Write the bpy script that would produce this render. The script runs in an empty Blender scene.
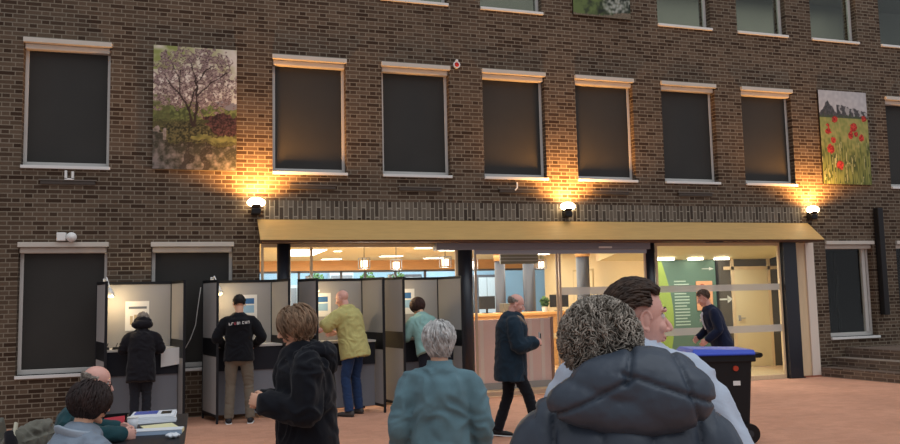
import bpy, math, random
import numpy as np
from mathutils import Vector, Matrix, Euler, noise
C = bpy.context.scene.collection
PI = math.pi
R = math.radians
# ---------------------------------------------------------------- camera
F_PX, YAW, PIT, ROL, DIST, EYE = 780.0, .3051, .0898, -.0220, 12.3152, 1.75
fw = Vector((math.sin(YAW)*math.cos(PIT), math.cos(YAW)*math.cos(PIT), math.sin(PIT)))
rt = Vector((math.cos(YAW), -math.sin(YAW), 0)); up = rt.cross(fw)
r2 = rt*math.cos(ROL)+up*math.sin(ROL); u2 = -rt*math.sin(ROL)+up*math.cos(ROL)
cam = bpy.data.cameras.new('camera'); co = bpy.data.objects.new('camera', cam); C.objects.link(co)
cam.sensor_width = 36; cam.lens = F_PX/900*36; cam.clip_start = .05
m3 = Matrix((r2, u2, -fw)).transposed()
co.matrix_world = Matrix.Translation((0, -DIST, EYE)) @ m3.to_4x4()
bpy.context.scene.camera = co

def srgb(h):
    if isinstance(h, str):
        v = [int(h[i:i+2], 16)/255 for i in (0, 2, 4)]
    else: v = [x/255 for x in h]
    return [x/12.92 if x <= .04045 else ((x+.055)/1.055)**2.4 for x in v]

# ---------------------------------------------------------------- materials
MATS = {}
def mat(name, col, rough=.7, spec=.3, metal=0, var=0, vscale=8, bump=0, bscale=40, emit=0, stretch=None, sheen=0):
    if name in MATS: return MATS[name]
    m = bpy.data.materials.new(name); m.use_nodes = True; MATS[name] = m
    nt = m.node_tree; b = nt.nodes['Principled BSDF']
    c = srgb(col)
    b.inputs['Base Color'].default_value = (*c, 1)
    b.inputs['Roughness'].default_value = rough; b.inputs['Specular IOR Level'].default_value = spec
    b.inputs['Metallic'].default_value = metal
    if sheen: b.inputs['Sheen Weight'].default_value = sheen
    if emit:
        b.inputs['Emission Color'].default_value = (*c, 1); b.inputs['Emission Strength'].default_value = emit
    tc = nt.nodes.new('ShaderNodeTexCoord')
    src = tc.outputs['Object']
    if stretch:
        mp = nt.nodes.new('ShaderNodeMapping'); mp.inputs['Scale'].default_value = stretch
        nt.links.new(src, mp.inputs['Vector']); src = mp.outputs['Vector']
    if var:
        n = nt.nodes.new('ShaderNodeTexNoise'); n.inputs['Scale'].default_value = vscale; n.inputs['Detail'].default_value = 4
        nt.links.new(src, n.inputs['Vector'])
        r = nt.nodes.new('ShaderNodeValToRGB')
        r.color_ramp.elements[0].position = .3; r.color_ramp.elements[1].position = .7
        r.color_ramp.elements[0].color = (*[x*(1-var) for x in c], 1)
        r.color_ramp.elements[1].color = (*[min(1, x*(1+var)) for x in c], 1)
        nt.links.new(n.outputs['Fac'], r.inputs['Fac']); nt.links.new(r.outputs['Color'], b.inputs['Base Color'])
    if bump:
        n = nt.nodes.new('ShaderNodeTexNoise'); n.inputs['Scale'].default_value = bscale; n.inputs['Detail'].default_value = 3
        nt.links.new(src, n.inputs['Vector'])
        bp = nt.nodes.new('ShaderNodeBump'); bp.inputs['Strength'].default_value = bump; bp.inputs['Distance'].default_value = .01
        nt.links.new(n.outputs['Fac'], bp.inputs['Height']); nt.links.new(bp.outputs['Normal'], b.inputs['Normal'])
    return m

def mathn(nt, op, a, b=None):
    n = nt.nodes.new('ShaderNodeMath'); n.operation = op
    for i, v in enumerate((a, b)):
        if v is None: continue
        if isinstance(v, (int, float)): n.inputs[i].default_value = v
        else: nt.links.new(v, n.inputs[i])
    return n.outputs[0]

def brick_mat(name, dark, light, mortar, course=.0655, st=.215, hd=.108, j=.012, vertical=False, floor=False, contrast=1):
    """Flemish bond brickwork: alternating stretchers and headers, colour per brick."""
    m = bpy.data.materials.new(name); m.use_nodes = True; MATS[name] = m
    nt = m.node_tree; b = nt.nodes['Principled BSDF']; b.inputs['Roughness'].default_value = .85; b.inputs['Specular IOR Level'].default_value = .15
    g = nt.nodes.new('ShaderNodeTexCoord'); s = nt.nodes.new('ShaderNodeSeparateXYZ'); nt.links.new(g.outputs['Object'], s.inputs[0])
    if floor: u, v = s.outputs['X'], s.outputs['Y']
    else:
        u = mathn(nt, 'ADD', s.outputs['X'], s.outputs['Y']); v = s.outputs['Z']
        if floor is None: pass
    if vertical: u, v = v, u
    row = mathn(nt, 'FLOOR', mathn(nt, 'DIVIDE', v, course))
    fv = mathn(nt, 'SUBTRACT', v, mathn(nt, 'MULTIPLY', row, course))
    per = st+hd
    odd = mathn(nt, 'MODULO', mathn(nt, 'ABSOLUTE', row), 2.0)
    uu = mathn(nt, 'ADD', mathn(nt, 'ADD', u, 50.0), mathn(nt, 'MULTIPLY', odd, per/2))
    cell = mathn(nt, 'FLOOR', mathn(nt, 'DIVIDE', uu, per))
    fu = mathn(nt, 'SUBTRACT', uu, mathn(nt, 'MULTIPLY', cell, per))
    sec = mathn(nt, 'GREATER_THAN', fu, st)
    fu2 = mathn(nt, 'SUBTRACT', fu, mathn(nt, 'MULTIPLY', sec, st))
    jm = mathn(nt, 'MAXIMUM', mathn(nt, 'LESS_THAN', fu2, j), mathn(nt, 'LESS_THAN', fv, j))
    cid = nt.nodes.new('ShaderNodeCombineXYZ')
    nt.links.new(mathn(nt, 'ADD', mathn(nt, 'MULTIPLY', cell, 2.0), sec), cid.inputs[0]); nt.links.new(row, cid.inputs[1])
    wn = nt.nodes.new('ShaderNodeTexWhiteNoise'); nt.links.new(cid.outputs[0], wn.inputs['Vector'])
    r = nt.nodes.new('ShaderNodeValToRGB'); e = r.color_ramp.elements
    e[0].color = (*srgb(dark), 1); e[0].position = .0; e[1].color = (*srgb(light), 1); e[1].position = .85
    nt.links.new(wn.outputs['Value'], r.inputs['Fac'])
    ns = nt.nodes.new('ShaderNodeTexNoise'); ns.inputs['Scale'].default_value = .9; ns.inputs['Detail'].default_value = 3; nt.links.new(g.outputs['Object'], ns.inputs['Vector'])
    ns2 = nt.nodes.new('ShaderNodeTexNoise'); ns2.inputs['Scale'].default_value = 40; nt.links.new(g.outputs['Object'], ns2.inputs['Vector'])
    mx = nt.nodes.new('ShaderNodeMix'); mx.data_type = 'RGBA'
    nt.links.new(jm, mx.inputs['Factor']); nt.links.new(r.outputs['Color'], mx.inputs[6]); mx.inputs[7].default_value = (*srgb(mortar), 1)
    hv = nt.nodes.new('ShaderNodeHueSaturation')
    val = mathn(nt, 'ADD', mathn(nt, 'MULTIPLY', ns.outputs['Fac'], .55), mathn(nt, 'ADD', mathn(nt, 'MULTIPLY', ns2.outputs['Fac'], .3), .58))
    nt.links.new(val, hv.inputs['Value']); nt.links.new(mx.outputs[2], hv.inputs['Color'])
    nt.links.new(hv.outputs['Color'], b.inputs['Base Color'])
    bp = nt.nodes.new('ShaderNodeBump'); bp.inputs['Strength'].default_value = .6; bp.inputs['Distance'].default_value = .006; bp.invert = True
    nt.links.new(jm, bp.inputs['Height']); nt.links.new(bp.outputs['Normal'], b.inputs['Normal'])
    return m

def glass_mat(name, tint=(1, 1, 1), refl=1.0, opaque=0, ocol='000000'):
    m = bpy.data.materials.new(name); m.use_nodes = True; MATS[name] = m
    nt = m.node_tree; nt.nodes.clear()
    o = nt.nodes.new('ShaderNodeOutputMaterial'); t = nt.nodes.new('ShaderNodeBsdfTransparent'); t.inputs[0].default_value = (*tint, 1)
    gl = nt.nodes.new('ShaderNodeBsdfGlossy'); gl.inputs['Roughness'].default_value = .03
    lw_ = nt.nodes.new('ShaderNodeLayerWeight'); fr = mathn(nt, 'ADD', mathn(nt, 'MULTIPLY', mathn(nt, 'POWER', lw_.outputs['Facing'], 4.0), .9), .04)
    mx = nt.nodes.new('ShaderNodeMixShader')
    nt.links.new(mathn(nt, 'MULTIPLY', fr, refl), mx.inputs[0]); nt.links.new(t.outputs[0], mx.inputs[1]); nt.links.new(gl.outputs[0], mx.inputs[2])
    last = mx.outputs[0]
    if opaque:
        d = nt.nodes.new('ShaderNodeBsdfDiffuse'); d.inputs[0].default_value = (*srgb(ocol), 1)
        m2 = nt.nodes.new('ShaderNodeMixShader'); m2.inputs[0].default_value = opaque
        nt.links.new(last, m2.inputs[1]); nt.links.new(d.outputs[0], m2.inputs[2]); last = m2.outputs[0]
    nt.links.new(last, o.inputs['Surface'])
    return m

def vcol_mat(name, rough=.6):
    m = bpy.data.materials.new(name); m.use_nodes = True; MATS[name] = m
    nt = m.node_tree; b = nt.nodes['Principled BSDF']; b.inputs['Roughness'].default_value = rough; b.inputs['Specular IOR Level'].default_value = .2
    a = nt.nodes.new('ShaderNodeVertexColor'); a.layer_name = 'print'; nt.links.new(a.outputs['Color'], b.inputs['Base Color'])
    return m

# ---------------------------------------------------------------- mesh helper
class MB:
    def __init__(s): s.v = []; s.f = []
    def add(s, vs, fs):
        n = len(s.v); s.v += [tuple(v) for v in vs]; s.f += [tuple(i+n for i in f) for f in fs]; return s
    def box(s, x0, x1, y0, y1, z0, z1):
        vs = [(x, y, z) for x in (x0, x1) for y in (y0, y1) for z in (z0, z1)]
        return s.add(vs, [(0, 1, 3, 2), (4, 6, 7, 5), (0, 4, 5, 1), (2, 3, 7, 6), (0, 2, 6, 4), (1, 5, 7, 3)])
    def hexa(s, lo, hi):   # four bottom points, four top points (ccw)
        return s.add(list(lo)+list(hi), [(3, 2, 1, 0), (4, 5, 6, 7), (0, 1, 5, 4), (1, 2, 6, 5), (2, 3, 7, 6), (3, 0, 4, 7)])
    def obox(s, c, ux, w, d, z0, z1):   # box rotated about z
        c = Vector(c); a = Vector((math.cos(ux), math.sin(ux), 0)); b = Vector((-math.sin(ux), math.cos(ux), 0))
        p = [c-a*w/2-b*d/2, c+a*w/2-b*d/2, c+a*w/2+b*d/2, c-a*w/2+b*d/2]
        return s.hexa([(q.x, q.y, z0) for q in p], [(q.x, q.y, z1) for q in p])
    def loft(s, pts, rad, side=(1, 0, 0), seg=14, cap=True, flat0=False):
        """tube through pts; rad = list of (r_side, r_other) or floats; round caps."""
        pts = [Vector(p) for p in pts]; rad = [(r, r) if not isinstance(r, (tuple, list)) else r for r in rad]
        rings = []
        n = len(pts)
        tang = []
        for i in range(n):
            a = pts[max(0, i-1)]; b = pts[min(n-1, i+1)]; t = (b-a)
            tang.append(t.normalized() if t.length > 1e-9 else Vector((0, 0, 1)))
        P, Q, T = [], [], []
        if cap and not flat0:
            for k in (1.35, .9, .45):
                a = math.sin(k); c = math.cos(k); r = min(rad[0])
                P.append(pts[0]-tang[0]*r*a*.7); Q.append((rad[0][0]*c, rad[0][1]*c)); T.append(tang[0])
        for i in range(n): P.append(pts[i]); Q.append(rad[i]); T.append(tang[i])
        if cap:
            for k in (.45, .9, 1.35):
                a = math.sin(k); c = math.cos(k); r = min(rad[-1])
                P.append(pts[-1]+tang[-1]*r*a*.7); Q.append((rad[-1][0]*c, rad[-1][1]*c)); T.append(tang[-1])
        sd = Vector(side)
        vs = []
        for p, q, t in zip(P, Q, T):
            x = sd-t*sd.dot(t)
            if x.length < 1e-4: x = Vector((0, 1, 0))-t*t.y
            x.normalize(); y = t.cross(x)
            for k in range(seg):
                a = 2*PI*k/seg; vs.append(p+x*q[0]*math.cos(a)+y*q[1]*math.sin(a))
        fs = []
        m = len(P)
        for i in range(m-1):
            for k in range(seg):
                k2 = (k+1) % seg
                fs.append((i*seg+k, i*seg+k2, (i+1)*seg+k2, (i+1)*seg+k))
        fs.append(tuple(reversed(range(seg)))); fs.append(tuple((m-1)*seg+k for k in range(seg)))
        return s.add(vs, fs)
    def cyl(s, a, b, r, seg=16, r2=None):
        a = Vector(a); b = Vector(b); t = (b-a).normalized(); x = t.orthogonal().normalized(); y = t.cross(x); r2 = r if r2 is None else r2
        vs = [a+x*r*math.cos(2*PI*k/seg)+y*r*math.sin(2*PI*k/seg) for k in range(seg)]+[b+x*r2*math.cos(2*PI*k/seg)+y*r2*math.sin(2*PI*k/seg) for k in range(seg)]
        fs = [(k, (k+1) % seg, seg+(k+1) % seg, seg+k) for k in range(seg)]+[tuple(reversed(range(seg))), tuple(range(seg, 2*seg))]
        return s.add(vs, fs)
    def ell(s, c, r, rot=None, u=20, v=12):
        c = Vector(c); M = rot or Matrix.Identity(3)
        if isinstance(r, (int, float)): r = (r, r, r)
        vs = [c+M@Vector((0, 0, -r[2]))]
        for i in range(1, v):
            a = -PI/2+PI*i/v
            for k in range(u):
                b = 2*PI*k/u; vs.append(c+M@Vector((r[0]*math.cos(a)*math.cos(b), r[1]*math.cos(a)*math.sin(b), r[2]*math.sin(a))))
        vs.append(c+M@Vector((0, 0, r[2])))
        fs = []
        for k in range(u):
            k2 = (k+1) % u
            fs.append((0, 1+k2, 1+k))
            for i in range(v-2): fs.append((1+i*u+k, 1+i*u+k2, 1+(i+1)*u+k2, 1+(i+1)*u+k))
            fs.append((1+(v-2)*u+k, 1+(v-2)*u+k2, len(vs)-1))
        return s.add(vs, fs)
    def join(s, o): return s.add(o.v, o.f)
    def tr(s, M):
        s.v = [tuple(M@Vector(p)) for p in s.v]; return s
    def mesh(s, name='mesh'):
        me = bpy.data.meshes.new(name); me.from_pydata(s.v, [], s.f); me.update(); return me
    def build(s, name, m, parent=None, smooth=False, bevel=0, solid=0):
        me = s.mesh(name)
        o = bpy.data.objects.new(name, me); C.objects.link(o); o.parent = parent
        me.materials.append(m if not isinstance(m, str) else MATS[m])
        if smooth: me.polygons.foreach_set('use_smooth', [True]*len(me.polygons))
        if bevel:
            b = o.modifiers.new('bevel', 'BEVEL'); b.width = bevel; b.segments = 2; b.limit_method = 'ANGLE'
        return o

def tag(o, label, cat, group=None):
    o['label'] = label; o['category'] = cat
    if group: o['group'] = group
    return o
def thing(name, label, cat, loc=(0, 0, 0), rz=0, group=None):
    o = bpy.data.objects.new(name, None); C.objects.link(o); o.location = loc; o.rotation_euler = (0, 0, rz); o.empty_display_size = .1
    return tag(o, label, cat, group)
def struct(o, label=None):
    o['kind'] = 'structure'
    if label: o['label'] = label
    return o
def sroot(name, label, loc=(0, 0, 0)):
    o = bpy.data.objects.new(name, None); C.objects.link(o); o.location = loc; return struct(o, label)

def remesh(mb, voxel, smooth=2):
    """fuse overlapping volumes into one continuous surface"""
    me = mb.mesh('tmp'); o = bpy.data.objects.new('tmp', me); C.objects.link(o)
    r = o.modifiers.new('r', 'REMESH'); r.mode = 'VOXEL'; r.voxel_size = voxel
    if smooth:
        sm = o.modifiers.new('s', 'SMOOTH'); sm.factor = .5; sm.iterations = smooth
    dg = bpy.context.evaluated_depsgraph_get(); ev = o.evaluated_get(dg); m2 = ev.to_mesh()
    out = MB(); n = len(m2.vertices)
    co_ = np.empty(n*3); m2.vertices.foreach_get('co', co_)
    out.v = [tuple(x) for x in co_.reshape(-1, 3)]
    out.f = [tuple(p.vertices) for p in m2.polygons]
    ev.to_mesh_clear(); bpy.data.objects.remove(o); bpy.data.meshes.remove(me)
    return out

def displace(mb, fn):
    """push each vertex along its normal by fn(co, normal)"""
    me = mb.mesh('tmp')
    nv = [(v.co.copy(), v.normal.copy()) for v in me.vertices]
    mb.v = [tuple(c+n*fn(c, n)) for c, n in nv]
    bpy.data.meshes.remove(me); return mb
def folds(amp, sc, seed=0, zs=1.0):
    def f(c, n):
        p = Vector((c.x*sc+seed, c.y*sc, c.z*sc*zs))
        w = noise.noise(p+Vector((noise.noise(p*.5)*1.5, 0, noise.noise(p*.6+Vector((7, 0, 0)))*1.5)))
        return amp*(1-2.2*abs(w))-amp*.5
    return f

# ---------------------------------------------------------------- shared materials
brick_mat('facade_brick', '392a20', '5f4f41', '7f7465', j=.014)
brick_mat('soldier_brick', '3d342d', '6f6559', '938a7c', course=.072, st=.30, hd=.001, j=.014, vertical=True)
brick_mat('step_brick', '54463d', '6f5f54', '877a6e', course=.066, st=.21, hd=.105)
brick_mat('paving', 'bb8970', 'c49178', 'bb8a73', course=.1, st=.2, hd=.1, j=.004, floor=True)
W = mat('white_frame', 'c9c5bf', .5, var=.06, vscale=3)
mat('white_sill', 'dcdad6', .55)
mat('cassette', 'c3bbb0', .5, var=.05, vscale=2)
mat('screen', '353330', .6, .25, var=.08, vscale=1.5, bump=.2, bscale=300)
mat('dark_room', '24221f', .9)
mat('canopy_wood', 'b8945a', .55, .3, var=.07, vscale=3, stretch=(1, 1, 12))
mat('steel_blue', '20242d', .35, .5)
mat('soffit', '5d4433', .7)
mat('housing', '85848c', .5, .4)
mat('alu', '9a9aa0', .4, .5, metal=.3)
mat('white_plastic', 'e4e3df', .45)
mat('black_plastic', '121214', .45)
mat('dark_metal', '1d1b1c', .5)
glass_mat('clear_glass', (.96, .98, .97), .5)
glass_mat('upper_glass', (.75, .8, .78), 1.2)
glass_mat('frosted_band', (.9, .9, .9), .5, .55, 'd8d4cc')
vcol_mat('print')

# ---------------------------------------------------------------- facade
S, X0, WW = 1.7567, -2.518, 1.158
def cx(k): return X0+S*k
G1, G2 = (.72, 2.55), (3.69, 5.52)
G3 = (6.65, 8.48)
holes = []
for k in (0, 2, 3, 4, 5, 6, 7, 9): holes.append((cx(k), cx(k)+WW, *G2))
for k in (0, 1, 8, 9): holes.append((cx(k), cx(k)+WW, *G1))
for k in (3, 4, 6, 7, 8, 9): holes.append((cx(k), cx(k)+WW, *G3))
ENT = (.80, 11.22, 0.0, 2.60)
holes.append(ENT)
def wall_mesh(xa, xb, za, zb, holes, y0, th):
    mb = MB()
    xs = sorted({xa, xb, *[h[0] for h in holes], *[h[1] for h in holes]}); zs = sorted({za, zb, *[h[2] for h in holes], *[h[3] for h in holes]})
    for i in range(len(xs)-1):
        for j in range(len(zs)-1):
            mx, mz = (xs[i]+xs[i+1])/2, (zs[j]+zs[j+1])/2
            if any(h[0] < mx < h[1] and h[2] < mz < h[3] for h in holes): continue
            x, X, z, Z = xs[i], xs[i+1], zs[j], zs[j+1]
            mb.add([(x, y0, z), (X, y0, z), (X, y0, Z), (x, y0, Z)], [(0, 1, 2, 3)])
            mb.add([(x, y0+th, z), (X, y0+th, z), (X, y0+th, Z), (x, y0+th, Z)], [(3, 2, 1, 0)])
    for (x, X, z, Z) in holes:
        y, Y = y0, y0+th
        mb.add([(x, y, z), (x, Y, z), (x, Y, Z), (x, y, Z)], [(0, 1, 2, 3)])
        mb.add([(X, y, z), (X, Y, z), (X, Y, Z), (X, y, Z)], [(3, 2, 1, 0)])
        mb.add([(x, y, Z), (x, Y, Z), (X, Y, Z), (X, y, Z)], [(0, 1, 2, 3)])
        if z > 0: mb.add([(x, y, z), (x, Y, z), (X, Y, z), (X, y, z)], [(3, 2, 1, 0)])
    for x, X in ((xa, xb),):
        mb.add([(x, y0, za), (x, y0+th, za), (x, y0+th, zb), (x, y0, zb)], [(3, 2, 1, 0)])
        mb.add([(X, y0, za), (X, y0+th, za), (X, y0+th, zb), (X, y0, zb)], [(0, 1, 2, 3)])
        mb.add([(x, y0, zb), (X, y0, zb), (X, y0+th, zb), (x, y0+th, zb)], [(0, 1, 2, 3)])
    return mb
struct(wall_mesh(-6, 17, 0, 9, holes, 0, .35).build('wall_front', MATS['facade_brick']), 'dark brown brick facade wall with three rows of windows')
struct(MB().box(.86, 11.02, -.006, .1, 2.94, 3.235).build('trim_1', MATS['soldier_brick']), 'band of upright bricks above the entrance canopy')

struct(MB().box(-8, 20, -16, 0.02, -.2, 0).build('floor', MATS['paving']), 'red brown paved floor of the hall')

wn = [0]
def window(x, z0, z1, kind, label):
    wn[0] += 1
    r = sroot('window_%d' % wn[0], label, (x, 0, z0))
    h = z1-z0; w = WW
    fy = .13
    f = MB(); t = .05
    f.box(0, t, fy, fy+.06, 0, h); f.box(w-t, w, fy, fy+.06, 0, h); f.box(t, w-t, fy, fy+.06, h-t, h); f.box(t, w-t, fy, fy+.06, 0, t+.02)
    if kind == 'open': f.box(w-t-.1, w-t-.02, fy, fy+.06, t, h-t)
    f.build('window_frame', W, r, bevel=.004)
    MB().box(-.0, w+.02, -.04, fy+.06, -.045, .0).build('window_sill', MATS['white_sill'], r, bevel=.004)
    MB().box(-.005, w+.02, -.05, .04, h-.035, h+.035).build('lintel_strip', MATS['cassette'], r, bevel=.006)
    MB().box(.005, w-.005, .02, fy, h-.12, h-.035).build('blind_cassette', MATS['cassette'], r, bevel=.02)
    if kind == 'screen':
        MB().box(t*.9, w-t*.9, fy+.004, fy+.012, .07, h-.06).build('roller_blind', MATS['screen'], r)
    g = MB().box(t, w-t, fy+.025, fy+.03, t, h-t).build('pane', MATS['clear_glass'] if kind != 'upper' else MATS['upper_glass'], r)
    return r
names = {0: 'leftmost', 2: 'second', 3: 'third', 4: 'fourth', 5: 'fifth', 6: 'sixth', 7: 'seventh', 9: 'last'}
hint = {0: 'left of the garden picture', 2: 'above the left end of the canopy', 3: 'just left of the red alarm', 4: 'just right of the red alarm', 5: 'right of the middle wall lamp',
        6: 'third left of the poppy picture', 7: 'next to the poppy picture', 9: 'at the right edge, past the poppy picture'}
for k in (0, 2, 3, 4, 5, 6, 7, 9):
    window(cx(k), *G2, 'screen', 'middle row window with dark blind, '+hint[k])
for k, l in ((0, 'ground floor window with dark blind under the double spotlight'), (1, 'ground floor window with dark blind left of the canopy')):
    window(cx(k), *G1, 'screen', l)
window(cx(8), *G1, 'open', 'ground floor window with unlit room right of the entrance')
window(cx(9), *G1, 'open', 'ground floor window at the right edge behind the steps')
for k, l in ((3, 'leftmost'), (4, 'second'), (6, 'third, right of the forest picture'), (7, 'fourth, with a lit lamp behind it'), (8, 'fifth, above the poppy picture'), (9, 'last, in the right top corner')):
    window(cx(k), *G3, 'upper', 'top row window with pale lit glass, '+l)
# rooms behind the upper windows
mat('upper_room', '9c9a8e', .9); mat('upper_room_low', '55564f', .9)
up_room = MB(); up_room.box(1.8, 24, 3.0, 3.1, 6.2, 9.2)
struct(up_room.build('wall_upper_room', MATS['upper_room']), 'back wall of the offices behind the top windows')
struct(MB().box(1.8, 24, .36, 3.0, 6.1, 6.2).build('floor_upper_room', MATS['upper_room_low']), 'floor of the offices behind the top windows')
struct(MB().box(1.8, 24, .36, 3.1, 8.7, 8.8).build('ceiling_upper_room', MATS['upper_room']), 'ceiling of the offices behind the top windows')
# dark cupboards in those rooms, lamps on their ceiling
mat('lamp_emit', 'fff4e0', emit=7)
for x, w in ((10.6, .9), (13.3, 1.0), (15.0, .8)):
    t = thing('ceiling_lamp', 'bright strip lamp on the upper office ceiling, %s' % {10.6: 'behind the fourth top window', 13.3: 'behind the fifth top window', 15.0: 'behind the last top window'}[x], 'lamp', (x, 1.5, 8.64), 0)
    MB().box(-w/2, w/2, -.12, .12, .0, .06).build('lamp_housing', MATS['white_plastic'], t); MB().box(-w/2+.03, w/2-.03, -.1, .1, -.012, .0).build('diffuser', MATS['lamp_emit'], t)
for k in (9.2, 12.2):
    pass
# dark rooms behind the ground floor windows on the right
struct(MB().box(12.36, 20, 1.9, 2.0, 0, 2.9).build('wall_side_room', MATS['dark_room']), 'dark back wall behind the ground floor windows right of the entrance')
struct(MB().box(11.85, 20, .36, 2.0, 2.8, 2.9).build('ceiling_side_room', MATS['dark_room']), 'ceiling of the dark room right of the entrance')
for k, l in ((0, 'left'), (2, 'x')):
    pass
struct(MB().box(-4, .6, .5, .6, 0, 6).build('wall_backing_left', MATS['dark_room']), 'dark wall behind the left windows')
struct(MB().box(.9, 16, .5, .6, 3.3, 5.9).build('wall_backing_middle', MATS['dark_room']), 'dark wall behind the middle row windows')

# hanging crack of a curtain in the open ground floor window
cur = MB(); cur.loft([(cx(8)+.5+.03*math.sin(i*.9), .3, .8+i*.12) for i in range(14)], [(.035, .03)]*14, seg=8)
tag(cur.build('curtain', mat('curtain_dark', '151413', .9), None, True), 'narrow dark curtain hanging behind the window right of the entrance', 'curtain')

# ledges under the windows
for k, l in ((0, 'beside the small white bracket'), (2, 'right of the left wall lamp'), (3, 'under the window left of the red alarm'), (4, 'under the window right of the red alarm'), (5, 'right of the middle wall lamp'), (6, 'under the sixth middle row window')):
    t = thing('wall_vent', 'narrow dark vent slot in the brick wall '+l, 'vent', (cx(k)+.62, 0, 3.42), 0)
    MB().box(-.36, .36, -.03, .01, 0, .055).build('vent_body', mat('vent_grey', '4a423c', .7), t, bevel=.004)
    MB().box(-.38, .38, -.04, .0, .055, .07).build('vent_cap', mat('vent_cap', '6f665d', .6), t)

# small devices
t = thing('wall_bracket', 'small white bracket below the leftmost middle row window', 'bracket', (-1.87, 0, 3.56))
MB().box(-.07, -.04, -.05, 0, -.06, .06).box(.02, .05, -.05, 0, -.06, .05).box(-.07, .05, -.05, -.02, -.075, -.05).build('bracket_body', MATS['white_plastic'], t)
t = thing('wall_hook', 'small white hook in the brick below the window right of the alarm', 'hook', (5.1, 0, 3.5))
MB().cyl((0, 0, .1), (-.02, -.05, .0), .012).cyl((-.02, -.05, 0), (-.06, -.05, -.04), .012).build('hook_body', MATS['white_plastic'], t)
t = thing('security_light', 'white double spotlight mounted above the ground floor window', 'spotlight', (-1.93, 0, 2.66))
MB().box(-.09, .03, -.1, 0, -.06, .06).build('sensor_box', MATS['white_plastic'], t, bevel=.01)
MB().cyl((.1, 0, 0), (.11, -.13, -.01), .045, r2=.07).build('lamp_head', MATS['white_plastic'], t, True)
t = thing('fire_alarm', 'small red and white round alarm on the brick wall', 'alarm', (4.05, 0, 5.59))
MB().cyl((0, 0, 0), (0, -.04, 0), .06, 24).build('alarm_base', MATS['white_plastic'], t)
MB().cyl((0, -.04, 0), (0, -.07, 0), .04, 24, .02).build('alarm_button', mat('alarm_red', 'b01a20', .4), t)
MB().box(-.02, .02, -.05, 0, .055, .085).build('alarm_flag', MATS['white_plastic'], t)
t = thing('wall_post', 'tall dark square post fixed to the wall above the steps', 'post', (12.83, 0, 0))
MB().box(-.07, .06, -.14, -.02, 1.12, 3.24).build('post_body', MATS['dark_metal'], t, bevel=.01)
MB().box(-.03, .03, -.03, .01, 1.4, 1.46).build('post_fixing', MATS['dark_metal'], t); MB().box(-.03, .03, -.03, .01, 2.9, 2.96).build('post_fixing', MATS['dark_metal'], t)

# wall lamps
mat('warm_glow', 'ffe3b0', emit=26)
def wlamp(x, label):
    t = thing('wall_lamp', label, 'wall lamp', (x, 0, 3.1), 0, 'glowing wall lamps above the canopy')
    MB().box(-.07, .07, -.16, 0, -.1, .0).build('lamp_base', MATS['dark_metal'], t, bevel=.02)
    MB().cyl((0, -.1, 0), (0, -.1, .05), .06, 20, .1).build('lamp_cup', mat('lamp_cup', '3a2e24', .4), t, True)
    g = MB().ell((0, -.11, .085), (.135, .085, .075)).build('lamp_globe', MATS['warm_glow'], t, True)
    l = bpy.data.lights.new('lamp_light', 'SPOT'); l.color = (1, .45, .11); l.energy = 300; l.shadow_soft_size = .1; l.spot_size = R(165); l.spot_blend = .6
    lo = bpy.data.objects.new('lamp_light', l); C.objects.link(lo); lo.location = (0, -.30, .17); lo.rotation_euler = (R(180-10), 0, 0); lo.parent = t
wlamp(.74, 'glowing uplighter lamp at the left end of the canopy'); wlamp(5.99, 'glowing uplighter lamp above the middle of the canopy'); wlamp(11.2, 'glowing uplighter lamp at the right end of the canopy')

# canopy
t = thing('entrance_canopy', 'long ochre wooden canopy fascia over the glass entrance', 'canopy', (6, 0, 0))
MB().hexa([(-5.22, -.47, 2.585), (5.1, -.47, 2.585), (5.1, -.40, 2.585), (-5.22, -.40, 2.585)], [(-5.24, -.04, 2.93), (5.12, -.04, 2.93), (5.12, -.0, 2.93), (-5.24, -.0, 2.93)]).build('fascia_board', MATS['canopy_wood'], t)
MB().box(-5.2, 5.1, -.44, .0, 2.555, 2.60).build('soffit', MATS['soffit'], t)
bl = MB()
for x in (-.4, .0): pass
MB().box(2.6, 2.9, -.4, -.3, 2.535, 2.555).build('soffit_slot', MATS['dark_metal'], t)

# ---------------------------------------------------------------- pictures on the facade
def picture(name, label, x0, x1, z0, z1, fn, nx, nz):
    t = thing(name, label, 'picture', ((x0+x1)/2, 0, z0)); w = (x1-x0); h = z1-z0
    MB().box(-w/2, w/2, -.04, -.005, 0, h).build('backing_board', MATS['dark_metal'], t)
    mb = MB(); vs = []; cols = []
    for j in range(nz+1):
        for i in range(nx+1):
            u, v = i/nx, j/nz; vs.append((-w/2+w*u, -.043, h*v)); c = srgb([max(0, min(255, q)) for q in fn(u, v)]); cols += [*c, 1]
    mb.add(vs, [(j*(nx+1)+i, j*(nx+1)+i+1, (j+1)*(nx+1)+i+1, (j+1)*(nx+1)+i) for j in range(nz) for i in range(nx)])
    o = mb.build('printed_panel', MATS['print'], t); a = o.data.color_attributes.new('print', 'FLOAT_COLOR', 'POINT'); a.data.foreach_set('color', cols)
def nz2(u, v, s, seed=0): return noise.noise(Vector((u*s+seed, v*s*1.55, seed*1.7)))
def mixc(a, b, t):
    t = max(0, min(1, t)); return [a[i]*(1-t)+b[i]*t for i in range(3)]
def seg_d(px, py, a, b):
    ax, ay = a; bx, by = b; dx, dy = bx-ax, by-ay; t = max(0, min(1, ((px-ax)*dx+(py-ay)*dy)/(dx*dx+dy*dy))); return math.hypot(px-ax-t*dx, py-ay-t*dy), t
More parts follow.
